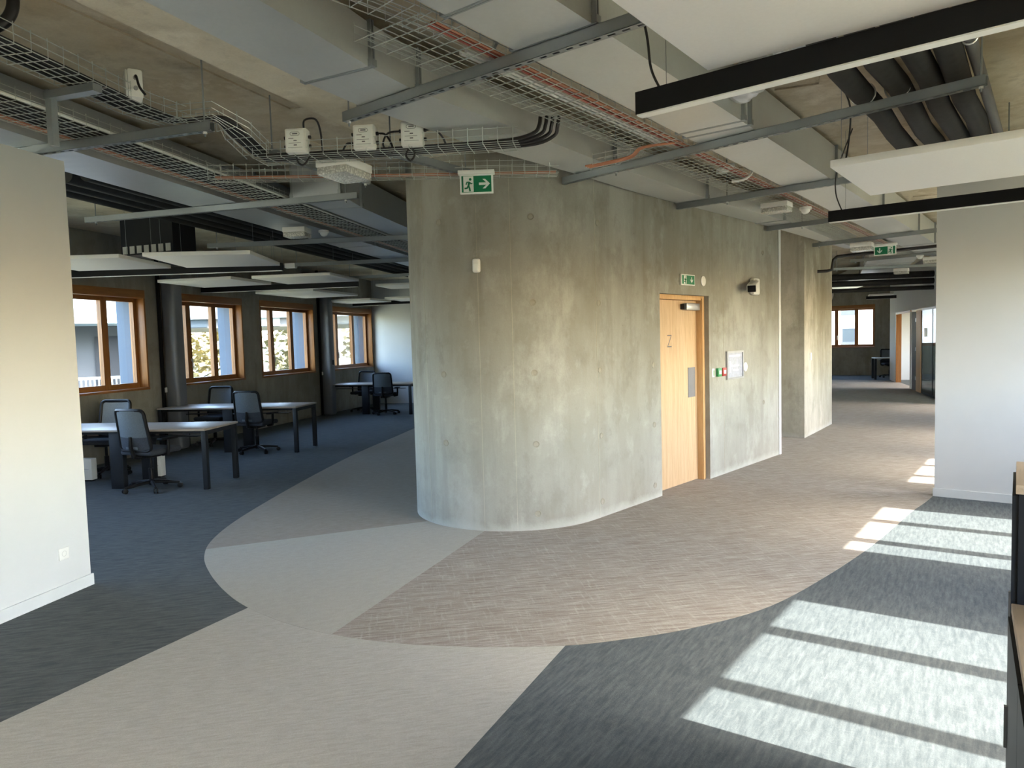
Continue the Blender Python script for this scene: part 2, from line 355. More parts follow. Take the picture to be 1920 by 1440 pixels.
# ---- concrete core with rounded end
arc = []
CC = Vector((0.0, 7.22)); a0 = math.atan2(-0.67, 0.742)
for i in range(57):
    a = a0 - math.pi*i/56; arc.append((CC.x + math.cos(a), CC.y + math.sin(a)))
DT0, DT1, DDEP = 1.235, 2.345, 0.17
foot = [(K(4.42, -0.0).x, K(4.42, 0).y)] + [tuple(K(DT1, 0)[:2]), tuple(K(DT1, -DDEP)[:2]), tuple(K(DT0, -DDEP)[:2]), tuple(K(DT0, 0)[:2])] + arc + [tuple(K(11.2, -2.0)[:2]), tuple(K(11.2, -1.7)[:2]), tuple(K(4.42, -1.7)[:2])]
core = MB().prism(foot, 0, CZ)
core.prism([tuple(K(DT0, 0)[:2]), tuple(K(DT1, 0)[:2]), tuple(K(DT1, -DDEP - 0.02)[:2]), tuple(K(DT0, -DDEP - 0.02)[:2])], 2.15, CZ)
core = core.build('wall_core', m_core, smooth=True)
tag(core, 'raw concrete core wall with a rounded end beside the door', 'wall', kind='structure')
def on_arc(deg, r):
    a = math.radians(deg); return Vector((CC.x + r*math.sin(a), CC.y - r*math.cos(a), 0))
tie = MB().lathe([(0.030, -0.012), (0.030, 0.004), (0.024, 0.004), (0.021, 0.0015), (0.0, 0.0015)], n=16).build('tie_hole', m_tie, core, smooth=True)
ties = [(('A', 11.6), 2.767), (('A', 11.6), 2.025), (('A', 11.6), 1.408), (('A', 11.6), 0.774), (('A', 11.6), 0.15), (('A', -38.1), 2.77), (('A', -38.1), 1.407), (('A', -38.1), 0.78), (('T', 0.135), 2.763), (('T', 0.13), 2.024), (('T', 0.13), 1.397), (('T', 0.134), 0.777), (('T', 0.13), 0.151), (('T', 1.09), 0.14), (('T', 1.09), 1.40), (('T', 1.09), 0.78), (('T', 3.9), 0.78), (('T', 3.9), 2.76)]
for i, ((kd, val), z) in enumerate(ties):
    o = tie if i == 0 else tie.copy()
    if i: C.objects.link(o)
    if kd == 'A': p = on_arc(val, 1.0); ang = math.radians(val)
    else: p = K(val, 0); ang = math.radians(K_ANG) + math.pi/2 - math.radians(90) ; ang = math.atan2(KN.x, -KN.y)
    o.location = (p.x, p.y, z); o.rotation_euler = (math.pi/2, 0, ang)
for i, deg in enumerate((-16.0, 1.0, -52.0)):
    p, q = on_arc(deg - 0.12, 1.0015), on_arc(deg + 0.12, 1.0015); c_ = on_arc(deg, 0.99)
    MB().prism([tuple(p[:2]), tuple(q[:2]), tuple(c_[:2])], 0, CZ).build('formwork_seam', m_pillar, core)
for t in (0.08, 2.72):
    MB().prism([tuple(K(t, -0.01)[:2]), tuple(K(t, 0.0018)[:2]), tuple(K(t + 0.005, 0.0018)[:2]), tuple(K(t + 0.005, -0.01)[:2])], 0 , CZ).build('formwork_seam', m_pillar, core)

# ---- door in the core
dr = thing('door_1', 'pale oak door with a letter Z set in the concrete core', 'door', K(DT0, -DDEP, 0), K_ANG - 90 + 90, kind='structure')
dr.rotation_euler = (0, 0, math.atan2(KD.y, KD.x))          # local x along the wall, local -y out of the wall
dw = DT1 - DT0
m_oakf = m_oakd
leaf = MB().box(0.012, dw - 0.085, -0.052, -0.006, 0.008, 2.095).build('door_leaf', m_oak, dr)
MB().box(dw - 0.083, dw - 0.003, -0.115, 0.0, 0.0, 2.148).build('frame_jamb', m_oakf, dr, bevel=0.003)
MB().box(dw - 0.080, dw - 0.060, -0.128, -0.115, 0.0, 2.12).build('frame_bead', m_oakf, dr)
MB().box(0.003, dw - 0.085, -0.115, 0.0, 2.098, 2.148).build('frame_head', m_oakf, dr, bevel=0.003)
MB().box(dw - 0.30, dw - 0.135, -0.058, -0.052, 0.985, 1.33).build('push_plate', m_plate, leaf, bevel=0.002)
cl_ = MB().box(dw - 0.42, dw - 0.105, -0.115, -0.052, 1.985, 2.065).build('door_closer', m_alu, dr, bevel=0.006)
MB().box(dw - 0.46, dw - 0.42, -0.105, -0.055, 1.995, 2.055).build('closer_cap', m_anth, cl_)
zz = MB(); zx, zt, zb, hw = 0.40, 1.71, 1.575, 0.045
zz.box(zx - hw, zx + hw, -0.0535, -0.052, zt - 0.011, zt); zz.box(zx - hw, zx + hw, -0.0535, -0.052, zb, zb + 0.011)
zz.add([(zx + hw - 0.014, -0.0535, zt - 0.011), (zx + hw, -0.0535, zt - 0.011), (zx - hw + 0.014, -0.0535, zb + 0.011), (zx - hw, -0.0535, zb + 0.011)], [(0, 3, 2, 1)])
zz.build('letter_z', m_print, leaf)

# ---- walls
def poly_wall(name, pts, th, z0, z1, mat, label, side=1, cat='wall'):
    mb = MB()
    for a, b in zip(pts[:-1], pts[1:]):
        a = Vector(a[:2]); b = Vector(b[:2]); d = (b - a).normalized(); n = Vector((d.y, -d.x))*th*side
        mb.prism([tuple(a), tuple(b), tuple(b + n), tuple(a + n)], z0, z1)
    return tag(mb.build(name, mat), label, cat, kind='structure')
LWd = Vector((0.2245, 0.9745)); LW1 = Vector((-3.118, 5.10))
def LWP(s, d=0.0): return (LW1.x - LWd.x*s - LWd.y*d, LW1.y - LWd.y*s + LWd.x*d)
poly_wall('wall_left', [LWP(0), LWP(9.6)], 0.12, 0, 3.045, m_white, 'white plastered partition with a socket near its foot', 1)
poly_wall('baseboard_left', [LWP(-0.012, -0.014), LWP(9.6, -0.014)], 0.014, 0, 0.082, m_base, 'white baseboard along the near white partition', 1, 'baseboard')
RW0 = -0.956
def RW(u, d=0.0): return tuple(FB(u, 8.25 + d)[:2])
poly_wall('wall_right', [RW(RW0), RW(1.5)], 0.12, 0, CZ, m_white, 'white plastered partition at the mouth of the corridor', -1)
poly_wall('baseboard_right', [RW(RW0 - 0.012, -0.014), RW(1.5, -0.014)], 0.014, 0, 0.085, m_base, 'white baseboard along the corridor-end partition', -1, 'baseboard')
# white end post and recess after the core
tag(MB().prism([tuple(K(4.425, 0.005)[:2]), tuple(K(4.50, 0.005)[:2]), tuple(K(4.50, -0.72)[:2]), tuple(K(4.425, -0.72)[:2])], 0, CZ).build('trim_1', m_white), 'white upright closing the end of the concrete wall', 'trim', kind='structure')
tag(MB().prism([tuple(K(4.43, -0.73)[:2]), tuple(K(7.0, -0.73)[:2]), tuple(K(7.0, -0.85)[:2]), tuple(K(4.43, -0.85)[:2])], 0, CZ).build('wall_recess', m_whitegrey), 'narrow white wall in the recess before the pillar', 'wall', kind='structure')
poly_wall('baseboard_recess', [K(4.50, -0.716), K(6.15, -0.716)], 0.014, 0, 0.08, m_base, 'white baseboard in the recess before the pillar', -1, 'baseboard')
tag(MB().prism([tuple(K(6.16, -0.27)[:2]), tuple(K(8.19, -0.50)[:2]), tuple(K(8.19, -1.25)[:2]), tuple(K(6.16, -1.25)[:2])], 0, CZ).build('wall_pillar', m_pillar), 'pale concrete pier on the left of the corridor', 'pillar', kind='structure')
poly_wall('wall_corridor', [K(8.1, -0.9), (10.0, 29.2)], 0.15, 0, CZ, m_whitegrey, 'white corridor wall running on behind the concrete pier', 1)
# left wing end wall and back wall
e1 = W(8.0); poly_wall('wall_end', [(e1.x, e1.y), (6.85, 17.82)], 0.15, 0, CZ, m_white, 'white end wall of the left office wing', 1)
poly_wall('baseboard_end', [(e1.x, e1.y - 0.014), (6.8, 17.832 - 0.014)], 0.013, 0, 0.08, m_base, 'white baseboard along the end wall of the left wing', 1, 'baseboard')
poly_wall('wall_back', [tuple(W(-18.4)[:2]), tuple(FB(1.5, -5.1)[:2])], 0.15, 0, CZ, m_white, 'white wall behind the viewer', 1)

# ---- windows
SILL, HEAD = 1.055, 2.68
win_n = [0]
def make_window(name, label, width, panes, loc, ang, detail=True):
    """local y runs along the wall, local -x goes outwards; z from the sill"""
    wn = thing(name, label, 'window', loc, ang, kind='structure')
    h = HEAD - SILL; t = 0.035
    for nm, a in (('sill_board', (-0.22, 0.02, 0, width, 0, t)), ('head_board', (-0.22, 0.012, 0, width, h - 0.13, h))):
        MB().box(*a).build(nm, m_pineh, wn, bevel=0.004)
    for y0 in (0, width - t): MB().box(-0.22, 0.012, y0, y0 + t, t, h - 0.13).build('lining_board', m_pine, wn, bevel=0.003)
    z0, z1 = t, h - 0.13; y = t
    total = width - 2*t; sc = total/sum(panes)
    for i, pw in enumerate(panes):
        pw = pw*sc; fr = 0.062
        sash = thing('sash', None, None); sash.parent = wn
        mb = MB(); mb.box(-0.22, -0.145, y, y + fr, z0, z1); mb.box(-0.22, -0.145, y + pw - fr, y + pw, z0, z1)
        mb.build('stile', m_pine, sash)
        mb = MB(); mb.box(-0.22, -0.145, y + fr, y + pw - fr, z0, z0 + fr + 0.02); mb.box(-0.22, -0.145, y + fr, y + pw - fr, z1 - fr, z1)
        mb.build('rail', m_pineh, sash)
        MB().box(-0.190, -0.184, y + fr, y + pw - fr, z0 + fr + 0.02, z1 - fr).build('pane', m_glass, sash)
        if detail and i < len(panes) - 1 and i > 0 or (detail and i == len(panes) - 2):
            hm = MB(); hm.box(-0.145, -0.115, y + fr*0.3, y + fr*0.3 + 0.025, 0.42, 0.47); hm.box(-0.125, -0.110, y + fr*0.3, y + fr*0.3 + 0.022, 0.30, 0.45)
            hm.build('handle', m_wired, sash, bevel=0.003)
        y += pw
    return wn
def facade(name, P, ang, s0, s1, wins, thick, label, mat_in, outward=-1):
    """wall built of piers, spandrels and lintels round its windows; P(s, d, z) maps along / outward"""
    mb = MB(); s = s0; cuts = sorted(wins)
    def blk(a, b, z0, z1, d0, d1):
        mb.prism([tuple(P(a, d0)[:2]), tuple(P(b, d0)[:2]), tuple(P(b, d1)[:2]), tuple(P(a, d1)[:2])], z0, z1)
    for a, b in cuts:
        blk(s, a, 0, CZ, 0, thick); blk(a, b, 0, SILL, 0, thick); blk(a, b, HEAD, CZ, 0, thick); s = b
    blk(s, s1, 0, CZ, 0, thick)
    return tag(mb.build(name, mat_in), label, 'wall', kind='structure')
LWIN = [(-17.2, -15.0), (-14.4, -12.2), (-11.5, -9.3), (-8.7, -6.5), (-5.8, -3.65), (-3.05, -0.99), (-0.36, 1.66), (2.28, 4.50), (5.17, 7.78)]
facade('wall_window_left', W, W_ANG, -18.5, 8.0, LWIN, 0.23, 'concrete facade wall pierced by timber windows in the left wing', m_wwall)
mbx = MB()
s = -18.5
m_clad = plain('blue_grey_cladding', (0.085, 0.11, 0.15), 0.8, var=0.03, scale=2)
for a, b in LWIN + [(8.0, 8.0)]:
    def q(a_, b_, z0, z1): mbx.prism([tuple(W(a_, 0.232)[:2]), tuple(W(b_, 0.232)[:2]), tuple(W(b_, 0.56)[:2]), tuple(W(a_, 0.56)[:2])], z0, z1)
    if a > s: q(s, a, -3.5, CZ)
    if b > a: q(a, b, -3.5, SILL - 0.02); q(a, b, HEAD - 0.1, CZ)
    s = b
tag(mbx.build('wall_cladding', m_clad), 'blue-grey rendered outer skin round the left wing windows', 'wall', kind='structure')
wl = {-3.05: 'timber window nearest the white partition, neighbouring balcony outside', -0.36: 'timber window just past the near steel post, small gabled house outside', 2.28: 'third timber window, trees and a dark upper band outside', 5.17: 'last timber window beside the white end wall'}
n_ = 1
for a, b in LWIN:
    if a < -5: continue
    lab = wl.get(a, 'timber window hidden behind the white partition')
    make_window('window_%d' % n_, lab, b - a, [0.62, 0.80, 0.72], W(a, 0, SILL), W_ANG); n_ += 1
# right (sun side) facade: u = 1.55
def RP(s, d=0.0, z=0.0): return FB(1.55 + d, s, z)
RWIN = [(-4.3, -2.35), (-0.35, 1.60), (2.91, 4.86), (5.97, 7.76), (8.95, 10.9), (11.9, 13.85)]
facade('wall_window_right', RP, TB, -5.2, 16.2, RWIN, 0.23, 'concrete facade wall on the sunny side, outside the picture', m_wwall)
for wi, (a, b) in enumerate(RWIN):
    make_window('window_%d' % n_, '%s timber window of the sunny side facade, counted from behind the viewer' % ('first', 'second', 'third', 'fourth', 'fifth', 'sixth')[wi], b - a, [0.62, 0.76, 0.50] if a < 5.5 or a > 6.5 else [0.628, 0.704, 0.374], FB(1.55, b, SILL), TB + 180, False); n_ += 1
# bent sunny facade beyond the glass office
B0 = FB(1.55, 16.2); B1 = Vector((17.2, 25.2, 0)); bd = (B1 - B0).normalized(); BL = (B1 - B0).length; B_ANG = math.degrees(math.atan2(bd.x, bd.y))
def BP(s, d=0.0, z=0.0): return Vector((B0.x + bd.x*s + bd.y*d, B0.y + bd.y*s - bd.x*d, z))
BW = [(0.6, 2.6), (3.6, 5.6), (6.5, 8.5), (9.4, 11.0)]
BW = [x for x in BW if x[1] < BL - 0.2]
facade('wall_window_bend', BP, B_ANG, 0, BL, BW, 0.23, 'concrete facade wall behind the glass office', m_wwall)
for wi, (a, b) in enumerate(BW):
    make_window('window_%d' % n_, '%s timber window behind the glass office, counted along the corridor' % ('first', 'second', 'third', 'fourth')[wi], b - a, [0.40, 0.66, 0.52], BP(b, 0, SILL), B_ANG + 180, False); n_ += 1
# far wall
FD = Vector((2.1, -1.5)).normalized(); F0 = Vector((12.3, 27.9))
def FP(s, d=0.0, z=0.0): return Vector((F0.x + FD.x*s - FD.y*d, F0.y + FD.y*s + FD.x*d, z))
F_ANG = math.degrees(math.atan2(FD.x, FD.y))
facade('wall_far', FP, F_ANG, -2.9, 5.6, [(-0.32, 1.80)], 0.23, 'concrete wall closing the far end of the corridor', m_wwall)
make_window('window_%d' % n_, 'timber window in the far concrete wall of the corridor', 2.12, [0.66, 0.66, 0.58], FP(-0.32, 0, SILL), F_ANG); n_ += 1

# ---- steel posts on the left facade
for i, (s0, lab) in enumerate(((-0.53, 'dark steel post between the two nearest timber windows'), (4.86, 'steel post with a switch between the two farthest timber windows'))):
    p = thing('wall_post', lab, 'column', W(s0, -0.02), W_ANG, kind='structure')
    MB().box(-0.0, 0.26, -0.12, 0.12, 0, CZ).build('casing', m_post, p, bevel=0.05, seg=4)
    MB().box(0.0, 0.05, -0.21, -0.17, 0, CZ).build('cable_channel', m_black, p)
    MB().box(0.0, 0.06, -0.19, -0.14, 0.98, 1.06).build('trunking_box', m_plast, p)
    if i: MB().box(0.26, 0.275, -0.03, 0.03, 1.22, 1.34).build('switch_plate', m_black, p)

# ================================================================== SERVICES
def duct_lr(name, label, L, R, z0, z1, mat, fl_at, group=None):
    th = thing(name, label, 'duct', (L[0][0], L[0][1], z0), 0, group)
    ox, oy = L[0][0], L[0][1]
    vs = []; n = len(L)
    for l, r in zip(L, R):
        vs += [(l[0]-ox, l[1]-oy, 0), (r[0]-ox, r[1]-oy, 0), (r[0]-ox, r[1]-oy, z1-z0), (l[0]-ox, l[1]-oy, z1-z0)]
    fs = [(3, 2, 1, 0), tuple((n-1)*4 + k for k in range(4))]
    for i in range(n-1):
        for k in range(4): fs.append((i*4+k, i*4+(k+1) % 4, (i+1)*4+(k+1) % 4, (i+1)*4+k))
    MB().add(vs, fs).build('duct_body', mat, th)
    for i, f in fl_at:
        l = Vector(L[i]).lerp(Vector(L[i+1]), f); r = Vector(R[i]).lerp(Vector(R[i+1]), f)
        d = (r - l).normalized(); y = Vector((-d.y, d.x)); wd = (r - l).length
        m = Matrix(((d.x, y.x, 0, l.x-ox), (d.y, y.y, 0, l.y-oy), (0, 0, 1, 0), (0, 0, 0, 1)))
        mb = MB(); e, hh = 0.022, z1 - z0
        for a, b in ((-0.014, -0.004), (0.004, 0.014)):
            mb.box(-e, wd+e, a, b, -0.003, 0.012, m); mb.box(-e, wd+e, a, b, hh-0.012, hh+0.01, m); mb.box(-e, 0.01, a, b, 0, hh, m); mb.box(wd-0.01, wd+e, a, b, 0, hh, m)
        mb.build('flange', m_flange, th)
        for x in (-0.012, wd + 0.012): MB().box(x-0.016, x+0.016, -0.02, 0.02, 0.0, 0.035, m).build('corner_bolt', m_flange, th)
    return th
DZ = 3.112                                         # underside of ducts and trays, resting on the channels
R1 = [(-1.92, 0.75), (-0.68, 3.72), (-0.50, 4.07), (0.21, 5.02), (0.84, 5.91), (1.42, 6.62), (2.14, 7.55), (3.62, 9.19), (6.0, 12.35)]
L1 = [(-2.30, 0.88), (-1.06, 3.91), (-0.86, 4.30), (-0.19, 5.28)] + [tuple(K(-0.41, 0.13)[:2]), tuple(K(0.51, 0.06)[:2]), tuple(K(1.68, 0.035)[:2]), tuple(K(3.88, 0.035)[:2]), tuple(K(7.6, -0.10)[:2])]
duct_lr('air_duct', 'galvanised air duct hugging the rounded concrete core, from the upper left', L1, R1, DZ, 3.335, m_galv, [(1, 0.0), (2, 0.02), (4, 0.1), (5, 0.9), (6, 0.9)])
def uvl(pts): return [tuple(FB(u, v)[:2]) for u, v in pts]
duct_lr('air_duct', 'wide galvanised air duct between the centre tray and the black pipes', uvl([(-2.12, 0.2), (-2.12, 2.95), (-2.12, 7.2), (-2.12, 12.0), (-2.1, 15.4)]), uvl([(-1.68, 0.2), (-1.68, 2.95), (-1.68, 7.2), (-1.64, 12.0), (-1.6, 15.4)]), DZ, 3.44, m_galv, [(0, 0.79), (0, 0.97), (1, 0.43), (1, 0.46), (2, 0.02), (2, 0.48), (3, 0.03), (3, 0.5)])
def oal(pts): return [tuple(FA(o, p)[:2]) for o, p in pts]
duct_lr('air_duct', 'long galvanised air duct above the white partition, left wing', oal([(-4.55, 0.5), (-4.55, 9.0), (-4.55, 16.0)]), oal([(-4.03, 0.5), (-4.03, 9.0), (-3.95, 16.0)]), DZ, 3.46, m_galvr, [(0, 0.43), (0, 0.72), (1, 0.1), (1, 0.6)])
duct_lr('air_duct', 'ribbed galvanised air duct starting left of the rounded core, left wing', oal([(-3.42, 6.28), (-3.42, 7.0), (-3.42, 16.0)]), oal([(-2.93, 6.24), (-3.02, 7.0), (-3.12, 16.0)]), DZ, 3.42, m_galvr, [(0, 0.02), (0, 0.9), (1, 0.25), (1, 0.6)])

def channel(name, label, a, b, z, rods=(0.04, 0.96), group='slotted support channels under the ceiling services', w_=0.045, h_=0.058, top=3.4875):
    a = Vector(a); b = Vector(b); L = (b - a).length; ang = math.degrees(math.atan2((b-a).x, (b-a).y))
    th = thing(name, label, 'support channel', (a.x, a.y, z), ang, group)
    hw = w_/2; mb = MB()
    mb.box(-hw, -hw + 0.003, 0, L, 0, h_); mb.box(hw - 0.003, hw, 0, L, 0, h_)
    mb.box(-hw, -hw + 0.012, 0, L, h_ - 0.003, h_); mb.box(hw - 0.012, hw, 0, L, h_ - 0.003, h_)
    mb.box(-hw, -0.008, 0, L, 0, 0.003); mb.box(0.008, hw, 0, L, 0, 0.003)
    y = 0.0
    while y < L:
        mb.box(-0.008, 0.008, y, min(y + 0.036, L), 0, 0.003); y += 0.075
    mb.build('slotted_channel', m_strut, th)
    for f in rods:
        r = MB().tube([(0, f*L, -0.03), (0, f*L, top - z)], 0.0055, 6).build('threaded_rod', m_strut, th)
        MB().lathe([(0.013, -0.012), (0.013, 0.0)], (0, f*L, 0), 6).build('nut', m_wired, r)
    return th
SZ = 3.050
def uv2(u, v): return tuple(FB(u, v)[:2])
channel('support_channel', 'slotted channel carrying the nearest duct and the centre tray', (-0.97, 4.41), (1.25, 2.66), SZ, rods=(0.012, 0.96))
channel('support_channel', 'slotted channel crossing from the rounded core to the black pipes', (0.50, 6.315), (2.70, 4.06), SZ, rods=(0.182, 0.992))
channel('support_channel', 'slotted channel against the concrete just above the oak door', (1.825, 7.715), uv2(-0.30, 7.05), SZ, rods=(0.19, 0.992))
channel('support_channel', 'slotted channel meeting the far end of the concrete wall', tuple(K(4.0, 0.02)[:2]), uv2(-0.5, 9.3), SZ, rods=(0.18, 0.96))
channel('support_channel', 'slotted channel meeting the concrete pier', uv2(-3.10, 12.03), uv2(-0.6, 11.5), SZ)
channel('support_channel', 'slotted channel beyond the corridor exit sign', uv2(-3.25, 15.36), uv2(-0.9, 15.1), SZ)
channel('support_channel', 'last slotted channel before the big black corridor pipes', uv2(-4.0, 17.0), (10.2, 15.4), SZ)
channel('support_channel', 'slotted channel above the white partition with the socket', (-5.4, 5.62), (-1.82, 4.505), SZ, rods=(0.985,))
channel('support_channel', 'slotted channel over the near row of white ceiling panels', (-4.42, 7.545), (-1.38, 6.68), SZ)
channel('support_channel', 'slotted channel behind the small white emergency light, left wing', (-4.04, 9.65), (-0.86, 9.32), SZ)
channel('support_channel', 'slotted channel over the middle row of ceiling panels', (-3.71, 12.16), (-0.9, 11.78), SZ)
channel('support_channel', 'farthest slotted channel in the left wing', (-3.4, 14.83), (-0.9, 14.1), SZ)
channel('support_channel', 'short slanting channel behind the big white emergency light', (-1.69, 5.13), (-1.17, 6.12), SZ)
channel('support_channel', 'short slanting channel ending behind the green exit sign', (-0.85, 5.18), (-0.31, 5.93), SZ, top=3.34)
# bracket holding the upper left tray
br = thing('tray_bracket', 'galvanised hanging bracket under the upper left mesh tray', 'bracket', (-2.56, 4.08, 3.16), 108, None)
MB().box(-0.02, 0.02, 0.0, 0.04, -0.30, 0.0).build('upright', m_strut, br)
MB().box(-0.03, 0.03, 0.0, 0.36, -0.045, -0.002).build('arm', m_strut, br)

def arc_resample(path, step):
    pts = [Vector(p) for p in path]; out = []; acc = 0.0; nxt = 0.0
    for a, b in zip(pts[:-1], pts[1:]):
        L = (b - a).length; d = (b - a)/L
        while nxt <= acc + L + 1e-6:
            out.append((a + d*(nxt - acc), d)); nxt += step
        acc += L
    return out
def tray(name, label, path, width, height, z, step=0.10, gap=0.05, wr=0.0026, mat=None, sides=(1, 1)):
    """wire mesh cable tray along a polyline of (x, y) or (x, y, z)"""
    path = [Vector((p[0], p[1], p[2] if len(p) > 2 and p[2] > 0.5 else z)) for p in path]
    th = thing(name, label, 'cable tray', path[0], 0)
    o = path[0]; mb = MB(); n = len(path); nx = []
    for i in range(n):
        t = path[min(i+1, n-1)] - path[max(i-1, 0)]; t.normalize(); nx.append(Vector((t.y, -t.x, 0)).normalized())
    k_ = max(2, round(width/gap))
    offs = [(-width/2 + width*j/k_, 0.0) for j in range(k_+1)]
    if sides[0]: offs += [(-width/2, height*0.5), (-width/2, height)]
    if sides[1]: offs += [(width/2, height*0.5), (width/2, height)]
    for ox, oz in offs: mb.tube([p + nx[i]*ox + Vector((0, 0, oz)) - o for i, p in enumerate(path)], wr, 4)
    for p, d in arc_resample(path, step):
        nn = Vector((d.y, -d.x, 0)).normalized(); lift = Vector((0, 0, -wr*1.6)); c = []
        if sides[0]: c.append(p - nn*width/2 + Vector((0, 0, height + 0.012)))
        c += [p - nn*width/2 + lift, p + nn*width/2 + lift]
        if sides[1]: c.append(p + nn*width/2 + Vector((0, 0, height + 0.012)))
        mb.tube([q - o for q in c], wr, 4)
    b = mb.build('wire_mesh', mat or m_wire, th); b['kind'] = 'stuff'
    return th
def cable(name, label, path, r, mat, group=None, cat='cable', n=6, smooth_path=True):
    pts = [Vector(p) for p in path]
    if smooth_path and len(pts) > 2:
        out = []
        for i in range(len(pts)-1):
            p0, p1, p2, p3 = pts[max(i-1, 0)], pts[i], pts[i+1], pts[min(i+2, len(pts)-1)]
            for k_ in range(6):
                t = k_/6; out.append(0.5*((2*p1) + (-p0+p2)*t + (2*p0-5*p1+4*p2-p3)*t*t + (-p0+3*p1-3*p2+p3)*t**3))
        pts = out + [pts[-1]]
    o = pts[0].copy(); ob = MB().tube([p - o for p in pts], r, n).build(name, mat, smooth=True); ob.location = o
    return tag(ob, label, cat, group)

# centre tray between the two right-hand ducts
tray('cable_tray', 'long zinc mesh tray between the two right-hand ducts', [FB(-2.405, 2.28), FB(-2.405, 15.2)], 0.43, 0.07, DZ + 0.004)
tray('cable_tray', 'bright short mesh tray above the nearest channel, stepped up', [FB(-2.50, 2.02, DZ + 0.13), FB(-2.42, 2.75, DZ + 0.13)], 0.22, 0.08, DZ + 0.13, mat=m_wired)
# left wing lower tray
tray('cable_tray', 'zinc mesh tray with a bright pipe and orange cables, left wing', [FA(-3.70, 0.6), FA(-3.70, 15.5)], 0.38, 0.06, DZ + 0.004)
# left wing upper tray with jog, then cross tray to the core
tray('cable_tray', 'upper mesh tray carrying black cables under the left ceiling', [(-2.66, 2.2), (-2.36, 3.9), (-2.27, 4.45), (-2.16, 4.72)], 0.24, 0.09, 3.17)
tray('cable_tray', 'jogged mesh tray with raised side prongs, left of the meter boxes', [(-2.16, 4.72, 3.17), (-1.86, 4.66, 3.17), (-1.78, 4.80, 3.10), (-1.72, 5.05, 3.02)], 0.20, 0.08, 3.15)
tray('cable_tray', 'mesh tray under the three white wired boxes', [(-1.72, 5.07), (-0.9, 4.98), (0.10, 4.84)], 0.24, 0.09, 3.0)
tray('cable_tray', 'low mesh tray with orange cables running to the rounded core', [(-2.35, 5.75), (-1.0, 5.82), (0.42, 5.86)], 0.16, 0.10, 3.035)
tray('cable_tray', 'short slanting mesh tray dropping towards the rounded core', [FB(-2.96, 4.98, 3.06), FB(-2.62, 5.22, DZ + 0.02)], 0.20, 0.07, 3.1, mat=m_wired)
ORD = ['first', 'second', 'third', 'fourth', 'fifth', 'sixth']
# cables
g1 = 'black power cables on the upper left tray'
for i in range(5):
    o = -0.085 + i*0.04
    cable('power_cable', 'black power cable lying on the upper left mesh tray, %s from the white partition' % ORD[i], [(-2.66 + o, 2.2, 3.19), (-2.36 + o, 3.9, 3.19), (-2.27 + o, 4.45, 3.19), (-2.12 + o*0.6, 4.74, 3.19), (-1.86 + o*0.5, 4.70, 3.19), (-1.77 + o*0.6, 4.82, 3.12), (-1.70 + o*0.5, 5.05, 3.04)], 0.014, m_cable, g1)
g2 = 'black cables on the tray under the boxes'
for i in range(4):
    o = i*0.045
    cable('power_cable', 'black cable under the white boxes bending up beside the core, %s from the front' % ORD[i], [(-1.7, 4.99 + o, 3.018), (-0.9, 4.92 + o, 3.018), (-0.2, 4.82 + o, 3.018), (0.06 + o*0.9, 4.76 + o, 3.02), (0.19 + o, 4.73 + o*0.6, 3.05), (0.225 + o*0.9, 4.735 + o*0.2, 3.10), (0.235 + o*0.9, 4.76, 3.16)], 0.013, m_cable, g2)
g3 = 'orange cables along the left wing tray'
for i in range(3):
    cable('fire_cable', 'orange cable clipped along the edge of the left wing tray, %s from the edge' % ORD[i], [FA(-3.86 + i*0.022, 0.7, DZ + 0.012 + 0.004*i), FA(-3.865 + i*0.022, 5.0, DZ + 0.012), FA(-3.86 + i*0.022, 15.3, DZ + 0.012)], 0.009, m_copper, g3)
cable('steel_conduit', 'bright steel conduit along the left wing tray', [FA(-3.55, 0.7, DZ + 0.03), FA(-3.55, 15.3, DZ + 0.03)], 0.011, m_signw, None, 'conduit', 8)
for i in range(6):
    cable('data_cable', 'black data cable in the left wing tray, %s from the bright conduit' % ORD[i], [FA(-3.60 - i*0.042, 0.7, DZ + 0.022), FA(-3.602 - i*0.042, 6.0, DZ + 0.022), FA(-3.60 - i*0.042, 15.3, DZ + 0.022)], 0.017, m_cable, 'black data cables in the left wing tray')
g4 = 'orange cables on the low tray'
for i in range(2):
    cable('fire_cable', 'orange cable on the low tray running to the core, %s from the front' % ORD[i], [(-2.3, 5.70 + i*0.03, 3.048), (-1.0, 5.77 + i*0.03, 3.048), (0.40, 5.82 + i*0.02, 3.048)], 0.008, m_copper, g4)
g5 = 'red cables along the centre tray'
for i in range(3):
    cable('fire_cable', ['orange cable along the outer edge of the centre tray', 'red cable in the centre tray beside the orange one', 'red cable in the centre tray, inner one of the two'][i], [FB(-2.215 - i*0.024, 2.4, DZ + 0.014), FB(-2.23 - i*0.024, 5.0, DZ + 0.014 + 0.01*(i % 2)), FB(-2.22 - i*0.024, 8.0, DZ + 0.014), FB(-2.23 - i*0.024, 14.5, DZ + 0.014)], 0.009, m_red if i else m_copper, g5)
g6 = 'grey conduits in the centre tray'
for i in range(2):
    cable('grey_conduit', ['grey plastic conduit lying in the centre tray, next to the red cables', 'grey plastic conduit lying in the centre tray, farther from the red cables'][i], [FB(-2.34 - i*0.035, 2.75, DZ + 0.022), FB(-2.33 - i*0.035, 4.6, DZ + 0.022), FB(-2.36 - i*0.03, 5.0, DZ + 0.022)], 0.011, m_grey, g6, 'conduit')
cable('white_cable_loop', 'white cable sleeve bending up at the start of the centre tray', [FB(-2.36, 3.05, DZ + 0.20), FB(-2.37, 3.0, DZ + 0.10), FB(-2.37, 3.0, DZ + 0.03), FB(-2.36, 3.12, DZ + 0.012)], 0.014, m_grey)
